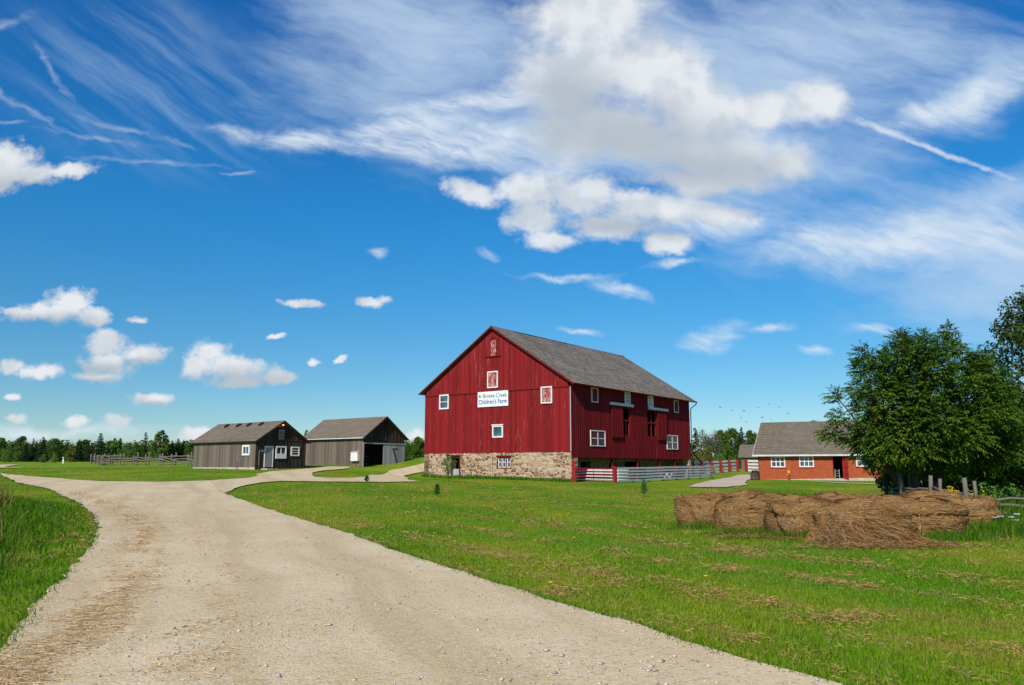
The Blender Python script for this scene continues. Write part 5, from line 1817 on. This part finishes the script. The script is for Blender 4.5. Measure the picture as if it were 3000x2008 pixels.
def board_fence(name, a, b, label, npost, heights, h_top, postmat, post_w=.10, side=-.10, boardmat=None, seg=8, post_h=None, dz=0):
    a, b = Vector(a), Vector(b)
    off = Vector((a.x, a.y, hz(a.x, a.y)))
    root = empty(name, off); tag(root, label, 'fence')
    d = (b - a).normalized(); nn = Vector((d.y, -d.x))
    for k in range(npost):
        q = lz(a + nn * side, b + nn * side, k / (npost - 1), 0) - off
        mb = MB()
        mb.box((q.x - post_w, q.y - post_w, q.z - .3), (q.x + post_w, q.y + post_w, q.z + (post_h or h_top) + dz)); mb.build('post', postmat, root)
    for (z0, z1) in heights:
        mb = MB(); plank(mb, a, b, z0, z1, .03, seg); shift(mb, off).build('board', boardmat or M['white_board'], root)
    return root


hs = [(.10 + .245 * k, .255 + .245 * k) for k in range(5)]
board_fence('board_fence', (8.35, 63.4), (20.5, 82.0), 'long white five board fence round the barnyard', 8, hs, 1.26, M['red_trim'], .09, -.16)
# boards seen behind the gate
board_fence('board_fence', (5.6, 69.2), (9.6, 66.2), 'short white board fence just behind the red gate', 3, [(.1 + .26 * k, .25 + .26 * k) for k in range(4)], 1.15, M['red_trim'], .07, -.12)
hs2 = [(.05, .27), (.42, .64), (.80, 1.02), (1.2, 1.42)]
board_fence('board_fence', (19.8, 88.5), (27.3, 97.5), 'white four board fence with red posts behind the barn end', 6, hs2, 1.5, M['red_paint'], .14, .15)
board_fence('board_fence', (28.4, 97.0), (33.6, 93.0), 'white board fence with red posts next to the brick building', 4, hs2, 1.5, M['red_paint'], .14, .15)
# leaning prop at the barn end and the blue tub
p0 = at(2026, 1322, 87); p1 = at(2057, 1360, 89)
mb = MB(); mb.tube([p0 - p1, (0, 0, 0)], .07, 6); o = mb.build('prop_pole', M['red_trim']); o.location = p1; tag(o, 'dark slanting pole propped against the far barn corner', 'pole')
p = at(2056, 1362, 94); z = hz(p.x, 94)
bb = empty('storage_tub', (p.x, 94, z)); tag(bb, 'blue plastic tub behind the white fence at the barn end', 'tub')
mb = MB(); mb.lathe([(.36, 0), (.42, .5), (.45, 1.0), (.45, 1.05)], 14); mb.build('body', M['blue'], bb)
mb = MB(); mb.box((-.14, -.5, .2), (.14, -.44, 1.25)); mb.build('label_panel', M['white'], bb)

# hydrant
p = at(2312, 1407, 71); z = hz(p.x, 71)
hyd = empty('fire_hydrant', (p.x, 71, z), .3); tag(hyd, 'old red hydrant with yellow cap on the lawn by the brick building', 'hydrant')
mb = MB(); mb.lathe([(.15, -.1), (.15, .04), (.125, .05), (.125, .55), (.14, .56), (.14, .62), (.12, .63)], 12); mb.build('barrel', M['hyd_red'], hyd)
mb = MB(); mb.lathe([(.12, .63), (.13, .66), (.13, .72), (.10, .82), (.05, .88), (.05, .93)], 12); mb.build('cap', M['yellow'], hyd)
for s in (-1, 1):
    mb = MB(); mb.tube([(s * .08, 0, .5), (s * .19, 0, .5)], [.06, .055], 8); mb.build('nozzle', M['yellow'], hyd)
mb = MB(); mb.tube([(0, -.08, .48), (0, -.2, .48)], [.075, .07], 8); mb.build('nozzle', M['hyd_red'], hyd)
# barrel planter by the brick corner
p = at(2213, 1406, 73.5); z = hz(p.x, 73.5)
br = empty('steel_drum', (p.x, 73.5, z - .05)); tag(br, 'rusty brown drum planter at the corner of the brick building', 'planter')
mb = MB(); mb.lathe([(.41, 0), (.42, .3), (.405, .32), (.42, .34), (.42, .62), (.43, .64), (.43, .68), (.39, .68), (.38, .55)], 18); mb.build('drum', M['rust'], br, True)
mb = MB(); mb.lathe([(.36, .60), (.33, .74), (.30, .90), (.2, .93)], 12); mb.build('dark_bag', M['black'], br, True)
# thin iron stakes before the grey shed
for u, vt, vb, Y, lab in ((694, 1355, 1378, 70.5, 'thin rusty stake before the side wall of the closed shed'), (758, 1318, 1377, 70.6, 'thin dark pole standing by the closed shed corner')):
    p = at(u, vb, Y); z = hz(p.x, Y); t = at(u, vt, Y)
    mb = MB(); mb.tube([(0, 0, -.2), (0, 0, t.z - z)], .035, 6); mb.box((-.06, -.05, -.2), (.06, .05, .06)); o = mb.build('iron_stake', M['rust']); o.location = (p.x, Y, z); tag(o, lab, 'stake')


# ------------------------------------------------------------------ animals: two hens and the birds overhead
def hen(x, y, rz, label, s=1.0):
    z = hz(x, y)
    root = empty('chicken', (x, y, z), rz); root.scale = (s, s, s)
    tag(root, label, 'chicken', 'white hens in the barnyard')
    mb = MB()
    ring = [(-.20, .30, .02), (-.16, .29, .06), (-.06, .25, .11), (.05, .24, .115), (.13, .28, .09), (.17, .35, .055), (.19, .41, .045), (.22, .44, .045), (.26, .445, .03), (.28, .44, .008)]
    vs, fs, n = [], [], 10
    for x_, z_, rr in ring:
        for k in range(n):
            t = 2 * math.pi * k / n
            vs.append((x_ + .25 * rr * math.sin(t), rr * .85 * math.cos(t), z_ + rr * math.sin(t)))
    for i in range(len(ring) - 1):
        for k in range(n): fs.append((i * n + k, i * n + (k + 1) % n, (i + 1) * n + (k + 1) % n, (i + 1) * n + k))
    mb.add(vs, fs)
    for k in range(5):
        a = -.5 + .25 * k
        mb.hexa([(-.14, a * .06 - .01, .27), (-.14, a * .06 + .01, .27), (-.10, a * .06 + .01, .30), (-.10, a * .06 - .01, .30)], [(-.32, a * .12 - .012, .44), (-.32, a * .12 + .012, .44), (-.24, a * .12 + .012, .47), (-.24, a * .12 - .012, .47)])
    mb.build('body', M['feather'], root, True)
    mb = MB(); mb.hexa([(.20, -.008, .475), (.27, -.008, .47), (.27, .008, .47), (.20, .008, .475)], [(.20, -.004, .52), (.25, -.004, .52), (.25, .004, .52), (.20, .004, .52)]); mb.build('comb', M['comb'], root)
    for s_ in (-1, 1):
        mb = MB(); mb.tube([(.0, s_ * .05, .17), (.02, s_ * .05, .09), (0, s_ * .05, .01)], .011, 5)
        for a in (-.5, 0, .5): mb.tube([(0, s_ * .05, .01), (.06 * math.cos(a), s_ * .05 + .06 * math.sin(a), .005)], .007, 4)
        mb.build('leg', M['yellow'], root)
    mb = MB(); mb.tube([(.28, 0, .44), (.315, 0, .43)], [.012, .003], 5); mb.build('beak', M['yellow'], root)


p = at(1946, 1409, 73.2); hen(p.x, p.y, 2.6, 'white hen turned to the left behind the barnyard fence', 1.25)
p = at(1962, 1408, 73.6); hen(p.x, p.y, .5, 'white hen turned to the right behind the barnyard fence', 1.25)

mb = MB()
mb.ball((0, 0, 0), (.05, .15, .045), 8, 6)
mb.hexa([(-.03, -.14, -.005), (.03, -.14, -.005), (.03, -.14, .005), (-.03, -.14, .005)], [(-.06, -.25, -.004), (.06, -.25, -.004), (.06, -.25, .004), (-.06, -.25, .004)])
bird0 = mb.build('bird', M['bird'], None, True)
wings = []
for s in (-1, 1):
    w = MB()
    w.hexa([(s * .03, -.06, .01), (s * .03, .07, .01), (s * .03, .07, .02), (s * .03, -.06, .02)], [(s * .22, -.05, .09), (s * .22, .05, .09), (s * .22, .05, .098), (s * .22, -.05, .098)])
    w.hexa([(s * .22, -.05, .09), (s * .22, .05, .09), (s * .22, .05, .098), (s * .22, -.05, .098)], [(s * .42, -.09, .07), (s * .42, -.05, .07), (s * .42, -.05, .074), (s * .42, -.09, .074)])
    w.build('wing', M['bird'], bird0)
BP = [(2110, 1194), (2145, 1202), (2180, 1205), (2221, 1195), (2283, 1194), (2254, 1183), (2308, 1212), (2171, 1225), (2232, 1224), (2259, 1229), (2186, 1237)]
for k, (u, v) in enumerate(BP):
    o = bird0 if k == 0 else copy_tree(bird0)
    o.scale = (.6, .6, .6); o.location = at(u, v, 92 + 6 * math.sin(k * 2.1)); o.rotation_euler = (random.uniform(-.3, .3), random.uniform(-.4, .4), random.uniform(0, 6.28))
    tag(o, 'tiny dark bird flying in the flock over the brick building', 'bird', 'birds flying over the far trees')

# ------------------------------------------------------------------ grass
roads = [ROAD, DRIVE, LANE, RPATH, FPATH]


def off_roads(x, y, grow=0.0):
    k = np.ones(len(x), bool)
    for p in roads: k &= ~inside(x, y, p)
    return k


def grass(name, x, y, hgt, wid, mat, lean, seed, label, cat=None, droop=.3):
    r = np.random.default_rng(seed)
    n = len(x)
    z = h(x, y)
    a = r.uniform(0, 6.283, n)
    b = r.uniform(0, 6.283, n)
    w = np.stack([np.cos(a), np.sin(a), np.zeros(n)], 1) * (wid / 2)[:, None]
    l = np.stack([np.cos(b), np.sin(b), np.zeros(n)], 1) * (hgt * np.abs(r.normal(0, lean, n)))[:, None]
    P = np.stack([x, y, z - .01], 1)
    up = np.stack([np.zeros(n), np.zeros(n), hgt], 1)
    m = P + up * .6 + l * .35
    t = P + up + l
    V = np.concatenate([P - w, P + w, m + w * .75, m - w * .75, t])
    k = np.arange(n)
    # quads for the shaft; the tip is a quad whose last corner is doubled inwards
    F1 = np.stack([k, k + n, k + 2 * n, k + 3 * n], 1)
    t2 = t + w * .12
    V = np.concatenate([V, t2])
    F2 = np.stack([k + 3 * n, k + 2 * n, k + 5 * n, k + 4 * n], 1)
    o = fast_mesh(name, V, np.concatenate([F1, F2]), mat)
    tag(o, label, cat, None, 'stuff')
    return o


def polar(n, r0, r1, a0, a1, pw, seed):
    r = np.random.default_rng(seed)
    # density falls off as d ** -pw
    q = r.uniform(0, 1, n)
    e = 2 - pw
    d = (r0 ** e + q * (r1 ** e - r0 ** e)) ** (1 / e)
    a = r.uniform(a0, a1, n)
    return d * np.sin(a), d * np.cos(a), d


x, y, d = polar(760000, 5.2, 95, R(-38), R(39), 1.25, 201)
r = np.random.default_rng(202)
k = off_roads(x, y)
# keep clear of the buildings
for cx, cy, LX, LY, ang in ((4.89, 66, 23.5, 16.5, SD), (-23.11, 72, 5.62, 9.9, SD), (-14.93, 80, 5.87, 9.2, SD), (23.07, 75, 11.2, 8.6, R(-28))):
    c, s = math.cos(ang), math.sin(ang)
    lx = (x - cx) * c + (y - cy) * s; ly = -(x - cx) * s + (y - cy) * c
    k &= ~((lx > 0) & (lx < LX) & (ly > 0) & (ly < LY))
# barnyard behind the white fence is bare
k &= ~(inside(x, y, [(5, 66), (8.4, 63.3), (20.5, 82), (19, 85)]) & (r.uniform(size=len(x)) < .8))
x, y, d = x[k], y[k], d[k]
tuft = np.sin(x * 3.7 + 1.7 * np.sin(y * 2.9)) * np.sin(y * 4.1 + 1.3 * np.sin(x * 2.2))
pat = .5 + .5 * np.sin(x * 1.3 + 2 * np.sin(y * .7)) * np.sin(y * .9 + 1.5 * np.sin(x * .5))
hg = r.uniform(.022, .056, len(x)) * (1 + .6 * pat) * np.clip(1.15 - d / 90, .5, 1) * (1 + .6 * np.clip(tuft - .35, 0, 1))
# longer unmown grass round the bales and fence
near_b = np.exp(-(((x - 8.6) / 4.6) ** 2 + ((y - 19.5) / 2.6) ** 2) ** 2)
hg *= 1 + 1.0 * near_b * r.uniform(0, 1, len(x))
grass('lawn_grass', x, y, hg, (.0046 * (1 + d / 10)) * r.uniform(.7, 1.3, len(x)), M['blade'], .55, 203, 'mown green grass of the lawns')

# tufts creeping over the road edges
edge = np.array(densify(ROAD, .05, .0))
e0 = edge[(edge[:, 1] > 5) & (edge[:, 1] < 60)]
nrep = np.clip(60 / np.maximum(e0[:, 1], 5), 2, 9).astype(int)
E_ = np.repeat(e0, nrep, 0)
r = np.random.default_rng(204)
E_ = E_ + r.normal(0, .055, E_.shape)
patch = np.sin(E_[:, 0] * 2.1) + np.sin(E_[:, 1] * 1.7 + E_[:, 0]) + r.normal(0, .8, len(E_))
E_ = E_[patch > -.5]
dd = np.hypot(E_[:, 0], E_[:, 1])
grass('verge_grass', E_[:, 0], E_[:, 1], r.uniform(.03, .10, len(E_)), .006 * (1 + dd / 8), M['blade_tall'], .8, 205, 'ragged grass along the gravel road edges')

# long grass and weeds on the bank at the left
r = np.random.default_rng(206)
n = 90000
y = r.uniform(6.5, 27, n); x = r.uniform(-21, -4.4, n)
k = off_roads(x, y) & (x > -.80 * y - 1.5)
x, y = x[k], y[k]
# distance from the road along x
xe = np.interp(y, [7.52, 8.34, 10.24, 12.64, 16.42, 19.65, 23.45, 29.6], [-4.63, -5.0, -5.87, -6.83, -8.45, -10.04, -12.14, -16])
dx = xe - x
k = (dx > .15) & (r.uniform(size=len(x)) < np.clip(.35 + dx * .25, 0, 1))
x, y, dx = x[k], y[k], dx[k]
clump = .6 + .4 * np.sin(x * 2.3 + np.sin(y * 1.9) * 2) * np.sin(y * 2.1)
hg = (.07 + .22 * ss(dx, .2, 2.2)) * r.uniform(.6, 1.25, len(x)) * (.75 + .5 * clump)
grass('bank_grass', x, y, hg, .0065 * (1 + y / 9), M['blade_tall'], .7, 207, 'long green grass on the bank left of the road')
r = np.random.default_rng(208)
n = 26000
y = r.uniform(14, 26, n); x = -.60 * y - 1.5 - np.abs(r.normal(0, 1.2, n)) + r.normal(0, .35, n)
k = off_roads(x, y) & (x < np.interp(y, [14, 19.65, 23.45, 29.6], [-8.5, -11.2, -13.6, -17.5]) - .5)
x, y = x[k], y[k]
grass('tall_weeds', x, y, r.uniform(.35, .85, len(x)), .010 * (1 + y / 14), M['blade_weed'], .35, 209, 'tall brownish weeds on top of the left bank')

# rank growth along the right fence and under the trees
r = np.random.default_rng(210)
n = 26000
x = r.uniform(9.5, 24, n); y = 21.2 + (x - 14) * -.12 + np.abs(r.normal(0, 2.6, n)) + r.normal(0, .2, n) + np.clip(14 - x, 0, 5) * 1.2
k = y > 20.4
x, y = x[k], y[k]
grass('tall_weeds', x, y, r.uniform(.2, .75, len(x)), .011 * (1 + y / 14), M['blade_tall'], .4, 211, 'rank tall grass growing along the near rail fence')
r = np.random.default_rng(212)
x = r.normal(12.05, .75, 7000); y = r.normal(19.6, .65, 7000)
grass('tall_weeds', x, y, r.uniform(.12, .48, len(x)), r.uniform(.010, .022, len(x)), M['blade_tall'], .6, 213, 'lush weeds at the right end of the bale row')
# grass standing against the foot of the bales
Px, Py = [], []
for u, Y, sx, sy, sz, rz, *_ in BALES[:6]:
    m = 1300
    Px.append(bx_(u, Y) + r.normal(0, sx * .42, m)); Py.append(Y - sy * .52 - np.abs(r.normal(0, .18, m)) + .08)
x = np.concatenate(Px); y = np.concatenate(Py)
k = ~((np.abs(x - hx) < 1.35) & (y < 18))
x, y = x[k], y[k]
grass('tall_weeds', x, y, r.uniform(.08, .30, len(x)), r.uniform(.008, .016, len(x)), M['blade_tall'], .55, 214, 'longer grass standing at the foot of the hay bales')
# grass left standing against the barn foundation
Px = []
for k_ in range(4000):
    s_ = r.uniform(-.2, 16.5); q = Vector((-abs(r.normal(.12, .25)) - .03, s_, 0)); q = Matrix.Rotation(SD, 3, 'Z') @ q
    Px.append((4.89 + q.x, 66 + q.y))
Px = np.array(Px)
k = off_roads(Px[:, 0], Px[:, 1]); Px = Px[k]
grass('tall_weeds', Px[:, 0], Px[:, 1], r.uniform(.10, .38, len(Px)), r.uniform(.03, .07, len(Px)), M['blade_tall'], .5, 215, 'unmown grass along the foot of the barn foundation')

# ---- dry clippings left in rows by the mower
r = np.random.default_rng(220)
C_, W_ = [], []
t_ = np.array([.47, -.88]); n_ = np.array([.88, .47])
for k_ in range(4600):
    dd = r.uniform(0, 1) ** .75
    d = 6.5 + dd * 48
    a = r.uniform(R(-30), R(36))
    if d > 24 and r.uniform() < .55: continue
    p = np.array([d * math.sin(a), d * math.cos(a)])
    row = p @ n_
    if math.sin(row * 2.9 + .8 * math.sin(p @ t_ * .22)) + .55 * math.sin(row * 1.17 + 1) + .5 * math.sin(p[0] * .8) * math.sin(p[1] * .6) < .55 + r.normal(0, .75): continue
    C_.append(p)
C_ = np.array(C_)
C_ = C_[off_roads(C_[:, 0], C_[:, 1])]
k = np.array([c[0] > -13 for c in C_]); C_ = C_[k]
dist = np.hypot(C_[:, 0], C_[:, 1])
cnt = np.clip(1000 / dist, 16, 95).astype(int)
idx = np.repeat(np.arange(len(C_)), cnt)
n = len(idx)
al = r.normal(0, 1, n) * np.repeat(r.uniform(.10, .42, len(C_)), cnt); ac = r.normal(0, 1, n) * np.repeat(r.uniform(.06, .20, len(C_)), cnt)
X = C_[idx, 0] + t_[0] * al + n_[0] * ac; Yv = C_[idx, 1] + t_[1] * al + n_[1] * ac
k = off_roads(X, Yv)
X, Yv = X[k], Yv[k]; n = len(X); dd = np.hypot(X, Yv)
P = np.stack([X, Yv, h(X, Yv) + r.uniform(.016, .078, n) * (1 + dd / 90)], 1)
a = r.uniform(0, 6.283, n)
o = straw_mesh('grass_clippings', P, unit(np.stack([np.cos(a), np.sin(a), r.normal(0, .22, n)], 1)), r.uniform(.025, .075, n) * (1 + dd / 40), r.uniform(.0011, .0022, n) * (1 + dd / 13), M['straw'], .25, 221)
tag(o, 'rows of dry brown mower clippings on the lawn', 'clippings', None, 'stuff')

# ---- straw blown along the left wheel track, pebbles on the road
r = np.random.default_rng(230)
line = np.array([(-4.1, 6.3), (-4.6, 8.5), (-5.2, 10.3), (-6.1, 12.8), (-7.5, 16.0), (-9.0, 19.4), (-11.0, 23.0), (-14.5, 28.5), (-19.5, 35.5)])
seg = np.linspace(0, len(line) - 1.001, 4000)
i0 = seg.astype(int); f = (seg - i0)[:, None]
track = line[i0] * (1 - f) + line[i0 + 1] * f


def along(n, spread, shiftx, seed, bias=1.6, thr=-9):
    r = np.random.default_rng(seed)
    k = (r.uniform(0, 1, n) ** bias * (len(track) - 1)).astype(int)
    p = track[k]
    q = p + np.stack([r.normal(shiftx, spread, n), r.normal(0, .25, n)], 1)
    m = np.sin(q[:, 0] * 5 + q[:, 1] * 1.3) + np.sin(q[:, 1] * 3.1 + 2 * np.sin(q[:, 0] * 3)) + r.normal(0, .7, n)
    q = q[m > thr]
    return q[inside(q[:, 0], q[:, 1], ROAD)]


Q = np.concatenate([along(15000, .26, .16, 231, 1.7, -.3), along(3800, .34, 1.5, 232, 1.5, .7), along(2500, 1.6, 2.0, 233, 1.5, .9)])
n = len(Q); dd = np.hypot(Q[:, 0], Q[:, 1])
a = r.normal(.2, .8, n)
P = np.stack([Q[:, 0], Q[:, 1], h(Q[:, 0], Q[:, 1]) + .024 + .018 * Q[:, 1] / 25 + r.uniform(0, .012, n)], 1)
o = straw_mesh('road_straw', P, unit(np.stack([np.cos(a), np.sin(a), r.normal(0, .05, n)], 1)), r.uniform(.03, .14, n), r.uniform(.0011, .0024, n) * (1 + dd / 16), M['straw_pale'], .12, 234)
tag(o, 'dry straw blown along the left wheel track of the road', 'straw', None, 'stuff')


def pebbles(name, Q, size, seed, label):
    r = np.random.default_rng(seed)
    n = len(Q)
    base = np.array([(1, 0, 0), (-1, 0, 0), (0, 1, 0), (0, -1, 0), (0, 0, .7), (0, 0, -.6)], float)
    V = base[None] * (1 + r.normal(0, .2, (n, 6, 3))) * np.stack([size * r.uniform(.7, 1.3, n), size * r.uniform(.6, 1.2, n), size * r.uniform(.5, .9, n)], 1)[:, None]
    a = r.uniform(0, 6.283, n); c, s = np.cos(a)[:, None], np.sin(a)[:, None]
    V = np.stack([V[..., 0] * c - V[..., 1] * s, V[..., 0] * s + V[..., 1] * c, V[..., 2]], -1)
    V += np.stack([Q[:, 0], Q[:, 1], h(Q[:, 0], Q[:, 1]) + .018 * (1 + Q[:, 1] / 25) + size * .25], 1)[:, None]
    tri = np.array([(0, 2, 4), (2, 1, 4), (1, 3, 4), (3, 0, 4), (2, 0, 5), (1, 2, 5), (3, 1, 5), (0, 3, 5)])
    Fq = (tri[None] + 6 * np.arange(n)[:, None, None]).reshape(-1, 3)
    o = fast_mesh(name, V.reshape(-1, 3), Fq, M['pebble'])
    tag(o, label, 'gravel', None, 'stuff')


xx, yy, dd = polar(30000, 5.2, 40, R(-38), R(30), 1.6, 240)
k = inside(xx, yy, ROAD)
k &= (np.sin(xx * 2.2 + np.sin(yy)) + np.sin(yy * 1.3 - xx * 1.1) + np.random.default_rng(241).normal(0, 1.1, len(xx))) > .2
Q = np.stack([xx[k], yy[k]], 1)
pebbles('loose_gravel', Q, np.random.default_rng(242).gamma(2.2, .0036, len(Q)) + .003, 243, 'loose stones scattered over the gravel road')
e1 = edge[(edge[:, 1] > 5.2) & (edge[:, 1] < 40)]
r = np.random.default_rng(244)
Q = np.repeat(e1, 3, 0) + r.normal(0, .16, (len(e1) * 3, 2))
Q = Q[inside(Q[:, 0], Q[:, 1], ROAD)]
pebbles('shoulder_gravel', Q, r.gamma(2.0, .0032, len(Q)) + .003, 245, 'pale stones gathered along the road shoulders')

# ------------------------------------------------------------------ flowers and weeds by the bales
def flower_plant(name, x, y, stems, headmat, label, cat, head, leafmat, seed, leaves=0):
    r = np.random.default_rng(seed)
    z = hz(x, y)
    root = empty(name, (x, y, z)); tag(root, label, cat)
    st = MB()
    for (dx, dy, hh) in stems:
        st.tube([(dx * .3, dy * .3, -.05), (dx * .6, dy * .6, hh * .55), (dx, dy, hh)], [.006, .005, .003], 4)
        m = MB()
        if head == 'umbel':
            for q in range(16):
                a = r.uniform(0, 6.28); rr = .075 * math.sqrt(r.uniform(0, 1))
                c = (dx + rr * math.cos(a), dy + rr * math.sin(a), hh + .012 * r.uniform(0, 1) + .2 * rr)
                m.ball(c, (.021, .021, .008), 5, 3)
                st.tube([(dx, dy, hh - .03), c], .0015, 3)
        else:
            for q in range(34):
                t = r.uniform(0, 1)
                c = (dx + r.normal(0, .03 + .05 * (1 - t)), dy + r.normal(0, .03 + .05 * (1 - t)), hh * (.72 + .3 * t))
                m.ball(c, (.022, .022, .014), 5, 3)
        m.build('flower_head', headmat, root)
    if leaves:
        P = np.stack([r.normal(0, .22, leaves), r.normal(0, .16, leaves), r.uniform(.03, max(s[2] for s in stems) * .75, leaves)], 1)
        V, Fq = leaf_quads(P, unit(np.array([0, -.2, .7]) + r.normal(0, .45, P.shape)), r.uniform(.03, .07, leaves), .5, r)
        fast_mesh('foliage', V, Fq, leafmat, root)
    st.build('stem', leafmat, root)
    return root


fx = bx_(2895, 19.6)
flower_plant('wild_carrot', fx, 19.6, [(-.12, 0, .62), (-.34, .05, .46), (-.05, -.35, .40), (.10, -.3, .42), (.42, -.2, .40), (.38, -.4, .34), (.75, -.2, .33), (.62, -.1, .46)], M['petal_white'],
             'wild carrot with flat white flower heads at the end of the bales', 'wildflower', 'umbel', M['weedleaf'], 301, 160)
flower_plant('broadleaf_weed', bx_(2925, 18.6), 18.5, [(0, 0, .12)], M['weedleaf'], 'low broad leaved weed in the grass below the white flowers', 'weed', 'umbel', M['weedleaf'], 302, 70)
for k_, (u, Y, lab) in enumerate(((2812, 24.2, 'goldenrod with orange yellow plumes left of the tall grey post'), (2866, 24.6, 'goldenrod with yellow plumes right of the short grey post'), (2792, 25.2, 'goldenrod low behind the slanting fence rail'))):
    rr = random.Random(k_)
    flower_plant('goldenrod', bx_(u, Y), Y, [(rr.uniform(-.3, .3), rr.uniform(-.2, .2), rr.uniform(.6, 1.0)) for _ in range(7)], M['petal_yellow'], lab, 'wildflower', 'plume', M['weedleaf'], 310 + k_, 90)
for k_, (u, Y, hh, lab) in enumerate(((2915, 23.6, 1.1, 'arching green weed with long leaves behind the rail fence'), (2960, 23.9, .95, 'leafy green weed near the right border behind the fence'))):
    r = np.random.default_rng(320 + k_)
    x = bx_(u, Y); z = hz(x, Y)
    root = empty('arching_weed', (x, Y, z)); tag(root, lab, 'weed')
    st = MB(); Vs, Fs, nb = [], [], 0
    for j in range(9):
        a = r.uniform(0, 6.28); e = np.array([.45 * math.cos(a), .45 * math.sin(a), hh * r.uniform(.7, 1)])
        pts = limb_pts((0, 0, 0), e, hh * .5, r, 5); st.tube(pts, [.012, .010, .008, .006, .003], 4)
        D = unit(np.array(pts[1:]) - np.array(pts[:-1])); V, Fq = fronds(np.array(pts[1:]), D, np.full(4, .4), r, 6, .15, .5)
        Vs.append(V); Fs.append(Fq + nb); nb += len(V)
    st.build('stem', M['weedleaf'], root); fast_mesh('foliage', np.concatenate(Vs), np.concatenate(Fs), M['weedleaf'], root)

# dandelions in the lawn
mb = MB(); mb.ball((0, 0, .075), (.022, .022, .012), 9, 4)
dan = mb.build('dandelion', M['petal_yellow'])
mb = MB(); mb.tube([(0, 0, -.02), (0, 0, .07)], .003, 4); mb.build('stem', M['weedleaf'], dan)
for k_, (u, v) in enumerate(((1614, 1731), (1272, 1542), (1682, 1590), (1666, 1515), (2069, 1711), (1690, 1546), (1985, 1506), (1213, 1507), (1890, 1560), (2330, 1512), (985, 1529), (1450, 1500))):
    d = ray(u, v); t = 1.0
    for _ in range(60):
        q = Vector((0, 0, EYE)) + d * t; t += (q.z - hz(q.x, q.y)) / max(.02, -d.z) * .8
    q = Vector((0, 0, EYE)) + d * t
    o = dan if k_ == 0 else copy_tree(dan)
    s = 1.0 + q.y / 22; o.scale = (s, s, 1.2); o.location = (q.x, q.y, hz(q.x, q.y) + .02)
    tag(o, 'yellow dandelion flower standing in the mown lawn', 'flower', 'dandelions in the lawn')
